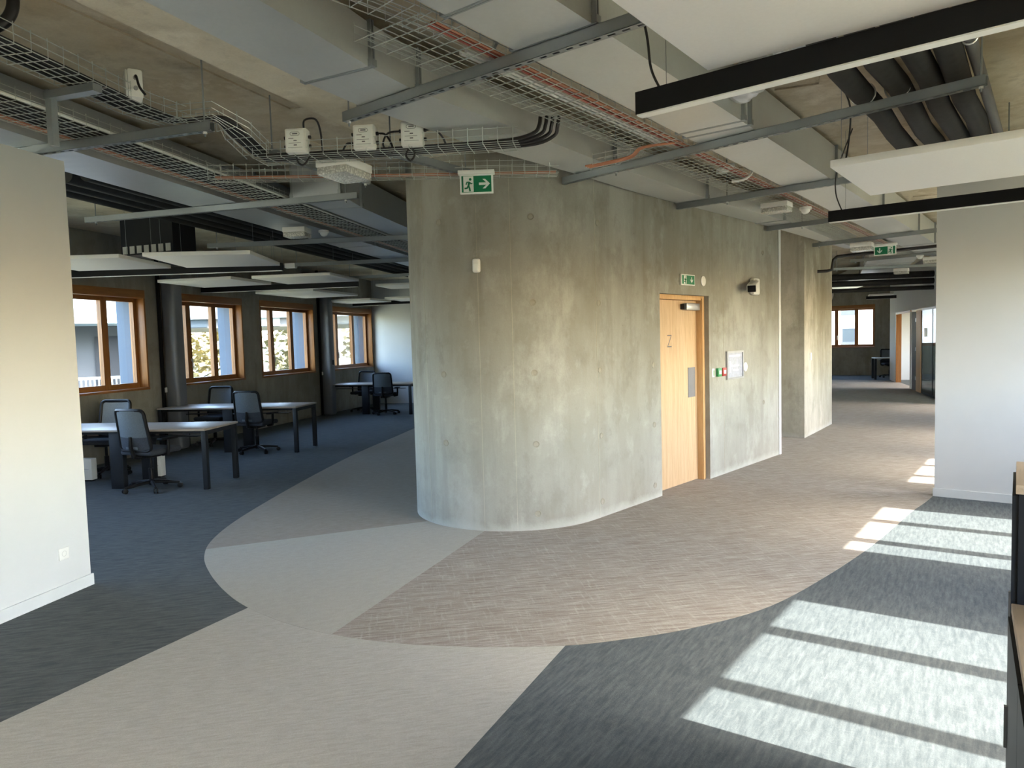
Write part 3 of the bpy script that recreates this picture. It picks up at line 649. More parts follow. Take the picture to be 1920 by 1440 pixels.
cable('white_cable_loop', 'white cable looping down over the centre tray', [FB(-2.18, 6.5, DZ + 0.13), FB(-2.19, 6.47, DZ + 0.03), FB(-2.24, 6.42, DZ - 0.03), FB(-2.34, 6.38, DZ - 0.04)], 0.012, m_plast)
for i in range(3):
    cable('earth_cable', 'orange cable crossing down to the slanting tray at the core, %s of three' % ORD[i], [FB(-2.20, 5.02, DZ + 0.012), FB(-2.45, 4.86 + i*0.01, DZ - 0.012), FB(-2.66, 5.02 + i*0.02, DZ - 0.018), FB(-2.96, 4.88 + i*0.03, 3.05)], 0.008, m_copper, 'orange cables dropping to the slanting tray')
tag(MB().box(-0.045, 0.045, -0.13, 0.13, 0, 0.035).build('steel_connector_box', m_wired, bevel=0.004), 'small steel connector plate lying in the centre tray', 'connector').location = FB(-2.31, 6.15, DZ + 0.012)
# black hose through the slab, upper left
cable('black_hose', 'thick black hose bending out of a hole in the ceiling', [(-2.41, 3.62, 3.52), (-2.42, 3.62, 3.40), (-2.47, 3.60, 3.32), (-2.56, 3.52, 3.25), (-2.68, 3.35, 3.21), (-2.8, 2.9, 3.20)], 0.028, m_cable, None, 'hose', 10)
hl = MB().lathe([(0.085, -0.004), (0.085, 0.0), (0.0, 0.0)], n=24).build('ceiling_sleeve', m_rubber, smooth=True); hl.location = (-2.36, 3.62, CZ - 0.012); tag(hl, 'dark round hole in the ceiling where the hose enters', 'opening')
cable('hanging_cable', 'thin black cable hanging from the upper tray to the lower', [(-2.70, 3.55, 3.18), (-2.72, 3.62, 3.16), (-2.78, 3.85, 3.14), (-2.86, 4.05, 3.125)], 0.010, m_cable)

# white wired boxes
def wired_box(label, loc, ang, cables, plain_lid=False):
    b = thing('wired_box', label, 'junction box', loc, ang, 'white junction boxes on the trays')
    body = MB().box(-0.075, 0.075, -0.04, 0.04, 0, 0.165).build('box_body', m_plast, b, bevel=0.012)
    lid = MB().box(-0.070, 0.070, -0.052, -0.040, 0.008, 0.157).build('lid', m_plast, b, bevel=0.006)
    if not plain_lid:
        MB().box(-0.058, 0.058, -0.0530, -0.052, 0.022, 0.145).build('printed_label', m_signw, lid)
        mb = MB(); ring = [(0.028*math.cos(a) if abs(math.cos(a)) < 0.7 else math.copysign(0.028, math.cos(a)), 0, 0) for a in (0,)]
        pts = []
        for k_ in range(20):
            a = 2*math.pi*k_/20; pts.append((math.copysign(0.020, math.cos(a)) + 0.012*math.cos(a), -0.0535, 0.122 + 0.012*math.sin(a)))
        mb.tube(pts, 0.0015, 4, closed=True); mb.box(-0.018, 0.018, -0.0537, -0.053, 0.119, 0.126)
        mb.box(-0.045, -0.01, -0.0537, -0.053, 0.090, 0.094); mb.box(-0.010, 0.012, -0.0537, -0.053, 0.074, 0.081); mb.box(-0.045, 0.04, -0.0537, -0.053, 0.060, 0.062); mb.box(-0.010, 0.012, -0.0537, -0.053, 0.044, 0.051); mb.box(-0.05, 0.05, -0.0537, -0.053, 0.030, 0.032)
        mb.build('printed_mark', m_print, lid)
    for s_ in (-1, 1):
        for zz_ in (0.05, 0.11): MB().tube([(s_*0.072, 0, zz_), (s_*0.092, 0, zz_)], 0.012, 8).build('cable_gland', m_cable if not plain_lid else m_plastg, b)
    for path in cables:
        pts = [Vector(p) for p in path]; out = []
        for i in range(len(pts)-1):
            p0, p1, p2, p3 = pts[max(i-1, 0)], pts[i], pts[i+1], pts[min(i+2, len(pts)-1)]
            for k_ in range(6):
                t = k_/6; out.append(0.5*((2*p1) + (-p0+p2)*t + (2*p0-5*p1+4*p2-p3)*t*t + (-p0+3*p1-3*p2+p3)*t**3))
        MB().tube(out + [pts[-1]], 0.007, 6).build('tail_cable', m_cable, b, smooth=True)
    return b
tl = [[(0.09, 0, 0.11), (0.14, 0, 0.10), (0.18, 0.01, 0.03), (0.17, 0.04, -0.01)], [(-0.09, 0, 0.05), (-0.13, 0, 0.05), (-0.16, 0.01, 0.0), (-0.13, 0.05, -0.01)]]
wired_box('white wired box farthest left of the three, cable arching over its top', (-1.42, 4.95, 3.012), 4, [[(0.04, 0.02, 0.165), (0.045, 0.02, 0.23), (0.12, 0.02, 0.235), (0.15, 0.03, 0.16), (0.16, 0.04, 0.0)], [(-0.02, 0, 0.0), (0.0, 0.0, -0.06), (0.04, 0.0, -0.07), (0.09, 0.01, 0.0)]])
wired_box('white wired box in the middle of the three above the emergency light', (-0.95, 4.91, 3.012), 4, tl)
wired_box('white wired box on the right of the three, cable ring below', (-0.62, 4.86, 3.012), 4, [[(0.09, 0, 0.11), (0.15, 0, 0.11), (0.2, 0.02, 0.06), (0.22, 0.06, 0.0)], [(-0.09, 0, 0.11), (-0.17, 0, 0.10), (-0.21, 0.02, 0.04), (-0.2, 0.06, 0.0)], [(-0.02, -0.01, 0.0), (-0.05, -0.01, -0.05), (-0.02, -0.01, -0.09), (0.01, -0.01, -0.05), (-0.01, -0.01, 0.0)]])
wired_box('plain white box tilted on the upper left tray with looping cables', (-2.20, 4.33, 3.185), 58, tl + [[(-0.09, 0, 0.11), (-0.16, 0.0, 0.14), (-0.24, 0.02, 0.09), (-0.28, 0.03, 0.02)]], True)

# emergency lights and detectors
def emergency_light(label, loc, ang, sx, sy, h=0.085):
    e = thing('emergency_light', label, 'emergency light', loc, ang, 'white emergency lights under the channels')
    MB().box(-sx/2, sx/2, -sy/2, sy/2, -h*0.52, 0).build('housing', m_plast, e, bevel=0.006)
    MB().box(-sx/2 + 0.004, sx/2 - 0.004, -sy/2 + 0.004, sy/2 - 0.004, -h, -h*0.52).build('diffuser', m_diff, e, bevel=0.008)
    return e
emergency_light('large white emergency light in front of the meter boxes, left of the exit sign', (-1.20, 5.36, 3.05), 21, 0.26, 0.35, 0.115).rotation_euler[0] = 0
emergency_light('white emergency light beside a white detector dome, left wing', (-2.48, 8.45, 3.085), 6, 0.27, 0.22, 0.11)
emergency_light('small far emergency light under a channel, left wing', (-1.86, 14.38, 3.05), 12, 0.28, 0.2, 0.11)
emergency_light('white emergency light below the centre tray before the corridor', (2.86, 7.63, 3.075), TB, 0.28, 0.2, 0.10)
emergency_light('white emergency light above the corridor exit sign', FB(-2.35, 11.85, 3.02), TB, 0.30, 0.2, 0.12)
emergency_light('white emergency light deeper in the corridor', FB(-1.85, 15.35, 3.03), TB, 0.28, 0.2, 0.12)
emergency_light('farthest white emergency light in the corridor', FB(-2.7, 17.6, 3.03), TB, 0.28, 0.2, 0.12)
def detector(label, loc):
    d = thing('motion_detector', label, 'detector', loc, 0, 'white dome detectors')
    MB().lathe([(0.060, -0.03), (0.062, -0.02), (0.062, 0.0)], n=20).build('collar', m_plast, d, smooth=True)
    MB().lathe([(0.004, -0.075), (0.022, -0.07), (0.040, -0.055), (0.050, -0.03)], n=20).build('dome', m_plast, d, smooth=True)
detector('white detector dome beside the emergency light, left wing', (-2.23, 8.7, 3.09))
detector('white detector dome beside the emergency light before the corridor', (3.28, 7.9, 3.07))
detector('white detector dome hanging in the corridor past the exit sign', FB(-2.0, 15.0, 3.05))

# exit signs
def exit_sign(label, loc, ang, arrow, size=(0.26, 0.135), panel_first=True, hung=True):
    """local -y faces the viewer; running figure plus arrow"""
    e = thing('exit_sign', label, 'exit sign', loc, ang, 'green exit signs')
    sw, sh = size
    MB().box(-sw/2, sw/2, -0.012, 0.012, 0, sh).build('sign_body', m_signw, e, bevel=0.004)
    g = MB().box(-sw/2 + 0.014, sw/2 - 0.014, -0.0135, -0.012, 0.012, sh - 0.012).build('green_panel', m_green, e)
    if hung: MB().box(-sw/2 - 0.012, sw/2 + 0.012, -0.035, 0.035, sh, sh + 0.03).build('mounting_rail', m_signw, e, bevel=0.004)
    ih = sh - 0.03; s_ = ih; mcx = (-sw*0.24 if panel_first else sw*0.24); acx = -mcx
    d = MB().box(mcx - s_*0.33, mcx + s_*0.33, -0.0142, -0.0135, 0.015, 0.015 + ih).build('door_panel', m_signw, g)
    def P(x, z): return (mcx + x*s_*0.62, -0.0150, 0.015 + z*ih)
    r = MB(); rr = s_*0.055
    hd = MB()
    r.tube([P(0.10, 0.62), P(0.0, 0.40)], [rr*1.35, rr*1.2], 6)
    r.tube([P(0.0, 0.40), P(0.10, 0.24), P(0.16, 0.03)], rr, 6); r.tube([P(0.0, 0.40), P(-0.16, 0.24), P(-0.42, 0.22)], rr, 6)
    r.tube([P(0.10, 0.62), P(0.28, 0.52), P(0.42, 0.55)], rr*0.8, 6); r.tube([P(0.10, 0.62), P(-0.16, 0.62), P(-0.26, 0.46)], rr*0.8, 6)
    r.lathe([(0, -0.0008), (s_*0.085, -0.0008), (s_*0.085, 0.0), (0, 0.0)], (0, 0, 0), 14, Matrix.Translation(Vector(P(0.20, 0.80))) @ Matrix.Rotation(math.pi/2, 4, 'X'))
    r.build('running_figure', m_green, d)
    a = ih*0.36; ac = 0.015 + ih/2
    base = [(a, 0), (0.15*a, 0.85*a), (-0.35*a, 0.85*a), (0.3*a, 0.22*a), (-a, 0.22*a), (-a, -0.22*a), (0.3*a, -0.22*a), (-0.35*a, -0.85*a), (0.15*a, -0.85*a)]
    th_ = 0 if arrow == 'right' else -math.pi/2
    pts = [(acx + x*math.cos(th_) - z*math.sin(th_), ac + x*math.sin(th_) + z*math.cos(th_)) for x, z in base]
    mb = MB().plate(pts, -0.0008, 'y'); mb.v = [(x, y - 0.0135, z) for x, y, z in mb.v]; mb.build('arrow', m_signw, g)
    return e
exit_sign('green exit sign with a running figure and right arrow at the rounded core', (-0.235, 5.66, 2.855), 2, 'right', (0.262, 0.150))
es = exit_sign('small green exit sign with a down arrow above the oak door', K(1.81, 0.016, 2.25), K_ANG - 90, 'down', (0.31, 0.12), True, False)
es.rotation_euler = (0, 0, math.atan2(KD.y, KD.x))
exit_sign('green exit sign with a down arrow hanging in the corridor', (5.70, 10.83, 2.83), 35, 'down', (0.30, 0.14), False)
exit_sign('small green exit sign half hidden behind the rounded core', (-1.58, 14.295, 2.882), 10, 'right', (0.26, 0.14))

# devices on the core wall
def on_core(name, label, cat, t, z, group=None):
    o = thing(name, label, cat, K(t, 0, z), 0, group); o.rotation_euler = (0, 0, math.atan2(KD.y, KD.x)); return o   # local -y = out of the wall
c = on_core('security_camera', 'white security camera on the concrete wall right of the door', 'camera', 3.55, 2.30)
MB().box(-0.09, 0.11, -0.07, 0.0, -0.11, 0.11).build('wall_bracket', m_plast, c, bevel=0.03)
arm = MB().tube([(0.0, -0.05, 0.05), (-0.16, -0.12, 0.05)], 0.028, 10).build('arm', m_plast, c, smooth=True)
hs = MB().box(-0.06, 0.06, -0.17, 0.13, -0.055, 0.055).build('housing', m_plast, c, bevel=0.02); hs.location = (-0.23, -0.12, -0.01); hs.rotation_euler = (0.20, 0, math.radians(-74))
MB().box(-0.05, 0.05, -0.185, -0.17, -0.045, 0.035).build('lens_front', m_black, hs, bevel=0.01)
for t, z, lab in ((2.21, 2.316, 'round white cover plate beside the small exit sign'), (3.33, 1.28, 'round white cover plate beside the framed plan')):
    o = on_core('cover_plate', lab, 'cover plate', t, z, 'round white cover plates on the core')
    mb = MB().lathe([(0.058, 0), (0.058, 0.006), (0.05, 0.010), (0, 0.010)], n=24, m=Matrix.Rotation(math.pi/2, 4, 'X')); mb.build('plate', m_plast, o, smooth=True)
f = on_core('framed_plan', 'framed evacuation plan on the concrete wall', 'framed plan', 3.01, 1.32)
for a in ((-0.235, 0.235, -0.022, 0, 0.15, 0.172), (-0.235, 0.235, -0.022, 0, -0.172, -0.15), (-0.235, -0.21, -0.022, 0, -0.15, 0.15), (0.21, 0.235, -0.022, 0, -0.15, 0.15)): MB().box(*a).build('frame_bar', m_alu, f)
pp = MB().box(-0.21, 0.21, -0.010, 0, -0.15, 0.15).build('plan_sheet', m_paper, f)
mb = MB()
for a in ((-0.16, 0.15, 0.10, 0.125), (-0.15, -0.12, -0.09, 0.05), (-0.10, 0.12, -0.02, 0.0), (0.05, 0.07, -0.08, 0.07), (-0.05, 0.10, -0.075, -0.055)): mb.box(a[0], a[1], -0.0112, -0.010, a[2], a[3])
mb.build('plan_print', m_signw, pp)
for t, m_, lab, wd in ((2.435, m_signw, 'small white pictogram plate left of the green call point', 0.06), (2.555, m_callg, 'green door release call point on the concrete wall', 0.09), (2.68, m_callr, 'red fire alarm call point on the concrete wall', 0.10)):
    o = on_core('call_point', lab, 'call point', t, 1.25)
    MB().box(-wd/2, wd/2, -0.035 if m_ is not m_signw else -0.006, 0, -0.05, 0.05).build('case', m_, o, bevel=0.004)
    if m_ is m_signw: MB().box(0.0, 0.02, -0.0072, -0.006, -0.035, 0.03).build('pictogram', m_callg, o)
    else:
        MB().box(-0.025, 0.025, -0.038, -0.035, -0.022, 0.022).build('button', m_signw, o)
        if m_ is m_callr: MB().box(-wd/2 - 0.014, -wd/2, -0.02, 0, -0.045, 0.05).build('side_plate', m_signw, o)
pr = thing('motion_sensor', 'white motion sensor on the curved concrete face', 'sensor', on_arc(-16, 1.0) + Vector((0, 0, 2.295)), -16 + 0)
pr.rotation_euler = (0, 0, math.radians(-16))
MB().box(-0.035, 0.035, -0.045, 0.004, 0, 0.125).build('sensor_case', m_plast, pr, bevel=0.02, seg=3)
MB().box(-0.02, 0.02, -0.048, -0.044, 0.02, 0.075).build('lens', m_signw, pr, bevel=0.004)
# sockets
def socket(label, loc, rz):
    s = thing('wall_socket', label, 'socket', loc, 0); s.rotation_euler = (0, 0, rz)
    MB().box(-0.042, 0.042, -0.009, 0, -0.042, 0.042).build('cover', m_plast, s, bevel=0.004)
    MB().lathe([(0.020, 0), (0.020, 0.0095), (0.017, 0.0095), (0.016, 0.006), (0, 0.006)], n=20, m=Matrix.Rotation(math.pi/2, 4, 'X')).build('well', m_whitegrey, s, smooth=True)
socket('square white socket low on the near white partition', (-3.170, 4.885, 0.297), math.atan2(LWd.y, LWd.x) )
socket('white socket low on the recess wall beyond the core', K(5.2, -0.73, 0.4), math.atan2(KD.y, KD.x))
# switch on the pier
ps = thing('wall_switch', 'small white switch plate on the concrete pier', 'switch', K(6.55, -0.31, 1.3), 0); ps.rotation_euler = (0, 0, math.atan2(KD.y, KD.x) + 0.11)
MB().box(-0.045, 0.045, -0.012, 0.02, -0.06, 0.06).build('cover', m_plast, ps, bevel=0.004); MB().box(-0.025, 0.025, -0.016, -0.012, -0.03, 0.03).build('rocker', m_signw, ps)

# suspended acoustic panels and linear lamps
def panel(label, loc, ang, sx, sy, group='white acoustic panels'):
    p = thing('acoustic_panel', label, 'ceiling panel', loc, ang, group)
    b = MB().box(0, sx, 0, sy, 0, 0.045).build('panel_board', m_panel, p, bevel=0.003)
    for x in (0.02, sx - 0.02):
        for y in (0.2, sy - 0.2): MB().tube([(x, y, 0.04), (x, y, CZ - loc[2] - 0.012)], 0.0018, 4).build('hanger_wire', m_strut, p)
    return p
def lamp(label, loc, ang, L, group='black linear pendant lamps'):
    p = thing('linear_lamp', label, 'pendant lamp', loc, ang, group)
    MB().box(0, L, -0.03, 0.03, 0.006, 0.105).build('lamp_body', m_black, p)
    MB().box(0.004, L - 0.004, -0.026, 0.026, 0.0, 0.006).build('diffuser', m_signw, p)
    for x in (0.14, L - 0.14): MB().tube([(x, 0, 0.10), (x, 0, CZ - loc[2] - 0.012)], 0.0018, 4).build('hanger_wire', m_strut, p)
    return p
panel('large white acoustic panel cut by the top edge of the picture', FB(-1.18, 1.25, 2.808), TB, 2.4, 1.70)
panel('white acoustic panel over the mouth of the corridor, right side', FB(-1.13, 4.78, 2.715), TB, 2.4, 1.2)
lamp('long black pendant lamp in front, crossing the upper right', FB(-1.53, 3.00, 2.70), TB + 1.2, 2.7)
lamp('black pendant lamp just before the white corridor partition', FB(-1.66, 6.98, 2.685), TB - 0.5, 2.8)
cable('lamp_cord', 'black cord rising from the front pendant lamp', [FB(-1.42, 3.0, 2.80), FB(-1.46, 2.99, 2.9), FB(-1.47, 2.97, 3.05), FB(-1.50, 2.9, 3.3), FB(-1.5, 2.88, 3.48)], 0.006, m_cable)
cable('lamp_cord', 'black cord rising from the pendant lamp by the partition', [FB(-1.55, 6.98, 2.785), FB(-1.6, 6.97, 2.95), FB(-1.58, 6.95, 3.15), FB(-1.45, 6.92, 3.48)], 0.006, m_cable)
cable('panel_cord', 'black cord hanging beside the black pipes above the white panel', [FB(-1.12, 5.1, 2.76), FB(-1.09, 5.1, 2.95), FB(-1.08, 5.08, 3.15), FB(-1.13, 5.05, 3.3)], 0.006, m_cable)
gl = 'white acoustic panels in the left wing'
panel('white ceiling panel nearest the partition, left of two in the first row', (-5.66, 8.19, 2.76), 1, 1.22, 1.2, gl)
panel('white ceiling panel nearest the rounded core in the first row', (-4.14, 8.10, 2.76), -3, 1.2, 1.25, gl)
panel('white ceiling panel above the second window, left of the middle row', (-5.55, 11.28, 2.76), 11, 1.28, 1.2, gl)
panel('white ceiling panel above the third window, right of the middle row', (-3.98, 11.05, 2.76), 9, 1.28, 1.2, gl)
panel('white ceiling panel between the middle and far lamps', (-5.06, 14.22, 2.76), 16, 1.3, 1.8, gl)
panel('white ceiling panel above the last window', (-4.55, 17.42, 2.76), 15, 1.25, 1.2, gl)
panel('white ceiling panel beside the core near the end wall', (-2.97, 16.95, 2.76), 10, 1.5, 1.2, gl)
panel('thin white ceiling panel seen edge-on before the end wall', (-2.85, 15.2, 2.93), 10, 1.3, 1.0, gl)
lamp('black pendant lamp across the first row of desks', (-6.15, 9.86, 2.72), 3.6, 3.1)
lamp('black pendant lamp across the second row of desks', (-6.30, 13.22, 2.72), 8.1, 3.65)
lamp('black pendant lamp across the farthest desks', (-4.95, 19.40, 2.72), 19, 3.4)
bxl = MB().box(0, 0.14, -0.05, 0.05, 0, 0.06).build('driver_box', m_plast); bxl.location = (-3.03, 9.72, 2.76); tag(bxl, 'small white driver box at the end of the first lamp row', 'box')

# black insulated pipes
def pipe(label, pts, r, mat=None, group='black insulated pipes', name='insulated_pipe', clamps=()):
    p = thing(name, label, 'pipe', pts[0], 0, group); o = Vector(pts[0])
    MB().tube([Vector(q) - o for q in pts], r, 14).build('pipe_body', mat or m_rubber, p, smooth=True)
    for f in clamps:
        a, b = Vector(pts[0]), Vector(pts[-1]); c0 = a.lerp(b, f); d = (b - a).normalized(); s_ = d.cross(Vector((0, 0, 1))).normalized()
        ring = [c0 - o + (s_*math.cos(t*math.pi/8) + Vector((0, 0, 1))*math.sin(t*math.pi/8))*(r + 0.003) for t in range(16)]
        MB().tube(ring, 0.006, 5, closed=True).build('clamp', m_wired, p)
    return p
us = [-1.03, -0.83, -0.655, -0.505]
ordn = ['first', 'second', 'third', 'fourth']
for i, u in enumerate(us):
    pts = [FB(u, 3.4, 3.25)] + [FB(u + 0.012*math.sin(k_*2.1 + i), 3.4 + 0.6*k_, 3.25 + 0.006*math.sin(k_*1.7 + i*2)) for k_ in range(1, 8)] + [FB(u, 8.2, 3.25)]
    pipe('thick black insulated pipe right of the ducts, %s from the ducts' % ordn[i], pts, 0.069, clamps=(0.38,) if i < 2 else ())
pipe('slim grey pipe right of the thick black pipes', [FB(-0.395, 3.3, 3.27), FB(-0.395, 5.0, 3.27), FB(-0.395, 8.2, 3.27)], 0.033, m_gpipe, name='grey_pipe', clamps=(0.28,))
for i in range(4):
    o = -5.55 + i*0.22
    pipe('black insulated pipe left of the long duct in the left wing, %s from the duct' % ordn[3 - i], [FA(o, 5.4, 3.26), FA(o, 10, 3.25), FA(o, 16.2, 3.25)], 0.075, group='black insulated pipes, left wing')
# flexible duct
fd = thing('flexible_duct', 'crumpled foil flexible duct leaving the wide duct', 'duct', FB(-1.66, 4.62, 3.30), 0)
pth = []; rr_ = []
for k_ in range(25):
    t = k_/24; p = FB(-1.66 + 0.62*t, 4.62 - 0.32*t, 3.28 + 0.10*math.sin(t*1.6)) - FB(-1.66, 4.62, 3.30); pth.append(p); rr_.append(0.115 + (0.008 if k_ % 2 else -0.006) + random.uniform(-0.004, 0.004))
MB().tube(pth, rr_, 16).build('foil_sleeve', m_foil, fd, smooth=True)
# corridor cross pipes
pipe('thin black pipe crossing the corridor, elbow down at the pier', [K(6.9, -0.32, 2.70), K(6.95, -0.18, 2.70), K(7.0, -0.12, 2.72), K(7.02, -0.10, 2.88), K(7.05, -0.05, 2.93), K(7.1, 0.1, 2.94), FB(-1.5, 12.7, 2.96), FB(-0.6, 12.45, 2.96)], 0.026, m_cable, None, 'corridor_pipe')
for i in range(3):
    pipe(['upper thick black pipe crossing deep in the corridor', 'middle thick black pipe crossing deep in the corridor', 'lower slim black pipe crossing deep in the corridor'][i], [(7.2, 17.35, 2.99 - i*0.16), (9.98, 16.79, 2.99 - i*0.16)], (0.075, 0.07, 0.05)[i], group='black pipes deep in the corridor')
fd2 = thing('round_duct', 'grey round duct turning above the far corridor wall', 'duct', (9.6, 21.0, 2.82), 0)
MB().tube([(-0.7, -0.9, 0.0), (0.0, 0.6, 0.0), (0.7, 2.2, 0.0), (1.7, 4.6, -0.0)], 0.2, 16).build('duct_sleeve', m_whitegrey, fd2, smooth=True)
panel('white ceiling panel over the far end of the corridor', (11.9, 23.6, 2.85), 25, 1.3, 1.2, 'white acoustic panels')
lamp('short black lamp before the far corridor window', (11.6, 23.2, 2.70), 25, 1.5)
duct_lr('air_duct', 'far galvanised duct crossing the end of the corridor ceiling', [(7.0, 13.9), (9.2, 18.8), (10.6, 24.2)], [(7.8, 13.5), (10.1, 18.5), (11.6, 23.9)], DZ, 3.4, m_galv, [(0, 0.3), (0, 0.8), (1, 0.5)])
gd = thing('grille_duct', 'dark duct outlet with glinting grille above the first panels, left wing', 'duct', (-4.75, 9.75, 2.98), 20)
MB().box(-0.45, 0.45, -0.2, 0.2, 0.0, 0.5).build('duct_body', m_anth, gd); mb = MB()
for k_ in range(7): mb.box(-0.42 + k_*0.125, -0.34 + k_*0.125, -0.207, -0.2, 0.02, 0.12)
mb.build('grille', m_wired, gd)

# ================================================================== FURNITURE
def make_desk(label, loc, ang, Wd=2.42, D=0.80):
    """origin at the front right corner on the floor; local x to the right, y away"""
    d = thing('bench_desk', label, 'desk', loc, ang, 'bench desks in the left wing')
    top = MB().box(-Wd, 0, 0, D, 0.715, 0.740).build('table_top', m_desk, d, bevel=0.003)
    for x in (-0.065, -Wd + 0.005):
        for y in (0.02, D - 0.08): MB().box(x, x + 0.06, y, y + 0.06, 0.0, 0.715).build('leg', m_anth, d, bevel=0.004)
        MB().box(x, x + 0.06, 0.08, D - 0.08, 0.665, 0.715).build('side_rail', m_anth, d)
    MB().box(-Wd/2 - 0.085, -Wd/2 + 0.085, 0.06, 0.14, 0, 0.715).build('leg', m_anth, d, bevel=0.004)
    MB().box(-Wd/2 - 0.085, -Wd/2 + 0.085, D - 0.14, D - 0.06, 0, 0.715).build('leg', m_anth, d, bevel=0.004)
    for y in (0.10, D - 0.14): MB().box(-Wd + 0.065, -0.065, y, y + 0.04, 0.675, 0.715).build('beam', m_anth, d)
    MB().box(-Wd + 0.3, -0.3, D/2 - 0.06, D/2 + 0.06, 0.60, 0.61).build('cable_basket', m_anth, d)
    return d
make_desk('bench desk nearest the white partition', (-3.70, 8.46, 0), 6.9)
make_desk('bench desk in the middle, in front of the third window', (-3.45, 11.24, 0), 8.6)
make_desk('farthest bench desk, by the white end wall', (-2.41, 16.80, 0), 14)

def round_rect(w_, h_, r, n=5):
    pts = []
    for cx_, cz_, a0_ in ((w_/2 - r, h_ - r, 0), (-w_/2 + r, h_ - r, 90), (-w_/2 + r, r, 180), (w_/2 - r, r, 270)):
        for k_ in range(n+1):
            a = math.radians(a0_ + 90*k_/n); pts.append((cx_ + r*math.cos(a), cz_ + r*math.sin(a)))
    return pts
def make_chair(mesh_mat):
    """faces +y, origin on the floor under the post"""
    c = thing('office_chair', 'x', 'office chair')
    hub = MB().lathe([(0.035, 0.06), (0.045, 0.08), (0.045, 0.115), (0.03, 0.125)], n=14).build('hub', m_black, c, smooth=True)
    for k_ in range(5):
        a = math.radians(90 + 72*k_ + 18); ca, sa = math.cos(a), math.sin(a)
        arm = MB().tube([(0.03*ca, 0.03*sa, 0.095), (0.17*ca, 0.17*sa, 0.085), (0.315*ca, 0.315*sa, 0.066)], [0.024, 0.020, 0.015], 8).build('base_arm', m_black, c, smooth=True)
        cs = MB()
        for e in (-1, 1):
            m = Matrix.Translation((0.318*ca - e*0.016*sa, 0.318*sa + e*0.016*ca, 0.030)) @ Matrix.Rotation(a + math.pi/2, 4, 'Z') @ Matrix.Rotation(math.pi/2, 4, 'Y')
            cs.lathe([(0.020, -0.009), (0.030, -0.007), (0.030, 0.007), (0.020, 0.009)], n=14, m=m)
        cs.build('caster', m_black, arm, smooth=True)
    MB().lathe([(0.030, 0.12), (0.030, 0.26), (0.018, 0.265), (0.018, 0.42)], n=12).build('gas_post', m_black, c, smooth=True)
    MB().box(-0.09, 0.09, -0.14, 0.12, 0.40, 0.445).build('mechanism', m_black, c, bevel=0.01)
    MB().box(-0.245, 0.245, -0.215, 0.265, 0.445, 0.515).build('seat', m_seat, c, bevel=0.032, seg=4)
    back = thing('backrest', None, None); back.parent = c; back.location = (0, -0.235, 0.50); back.rotation_euler = (math.radians(9), 0, 0)
    def bow(x): return 0.05*(x/0.24)**2
    def taper(x, z): return x*(1.0 - 0.10*(z/0.5))
    rp = [(taper(x, z), bow(x), z) for x, z in round_rect(0.47, 0.50, 0.055)]
    MB().tube(rp, 0.021, 8, closed=True).build('back_frame', m_black, back, smooth=True)
    nx_, nz_ = 10, 8; vs = []; fs = []
    for y_ in (0.004, -0.004):
        for j in range(nz_+1):
            for i in range(nx_+1):
                z = 0.17 + 0.325*j/nz_; x = -0.228 + 0.456*i/nx_; vs.append((taper(x, z), bow(x) + y_, z))
    o2 = (nx_+1)*(nz_+1)
    for j in range(nz_):
        for i in range(nx_):
            q = j*(nx_+1)+i; fs.append((q, q+1, q+nx_+2, q+nx_+1)); fs.append((o2+q, o2+q+nx_+1, o2+q+nx_+2, o2+q+1))
    MB().add(vs, fs).build('mesh_back', mesh_mat, back, smooth=True)
    MB().add([(taper(x, z), bow(x) + y_, z) for y_ in (0.006, -0.006) for z in (0.01, 0.17) for x in (-0.225, -0.11, 0, 0.11, 0.225)],
             [(i, i+1, i+6, i+5) for i in range(4)] + [(10+i, 15+i, 16+i, 11+i) for i in range(4)] + [(5, 6, 16, 15), (6, 7, 17, 16), (7, 8, 18, 17), (8, 9, 19, 18)]).build('lumbar_band', m_seat, back, smooth=True)
    MB().box(-0.09, 0.09, -0.02, -0.008, 0.03, 0.06).build('grip_bar', mesh_mat, back, bevel=0.004)
    MB().tube([(0, -0.10, 0.42), (0, -0.24, 0.44), (0, -0.275, 0.56), (0, -0.275, 0.68)], [0.03, 0.03, 0.024, 0.018], 8).build('back_spine', m_black, c, smooth=True)
    for e in (-1, 1):
        ar = thing('armrest', None, None); ar.parent = c
        MB().tube([(e*0.20, 0.0, 0.435), (e*0.285, 0.0, 0.45), (e*0.295, 0.0, 0.52), (e*0.295, 0.0, 0.625)], [0.02, 0.022, 0.02, 0.018], 8).build('arm_post', m_black, ar, smooth=True)
        MB().box(e*0.295 - 0.045, e*0.295 + 0.045, -0.13, 0.12, 0.625, 0.65).build('arm_pad', m_black, ar, bevel=0.012)
    return c
chair_a = make_chair(m_mesh); chair_b = make_chair(m_meshl)
used = {'a': False, 'b': False}
def put_chair(kind, label, x, y, ang):
    src = chair_a if kind == 'a' else chair_b
    c = src if not used[kind] else copy_tree(src)
    used[kind] = True
    c.location = (x, y, 0); c.rotation_euler = (0, 0, -math.radians(ang)); tag(c, label, None, 'mesh-backed office chairs'); return c
put_chair('a', 'black mesh office chair with its back to us at the nearest desk', -4.44, 8.60, 20)
put_chair('a', 'black mesh office chair with its back to us at the middle desk', -4.16, 11.45, 12)
put_chair('a', 'black mesh office chair with its back to us at the farthest desk', -3.06, 17.10, 6)
put_chair('b', 'pale-backed office chair behind the nearest desk, facing us', -5.62, 9.72, 186)
put_chair('b', 'pale-backed office chair behind the middle desk, facing us', -5.28, 12.50, 188)
put_chair('b', 'pale-backed office chair behind the farthest desk, facing us', -3.78, 17.98, 194)
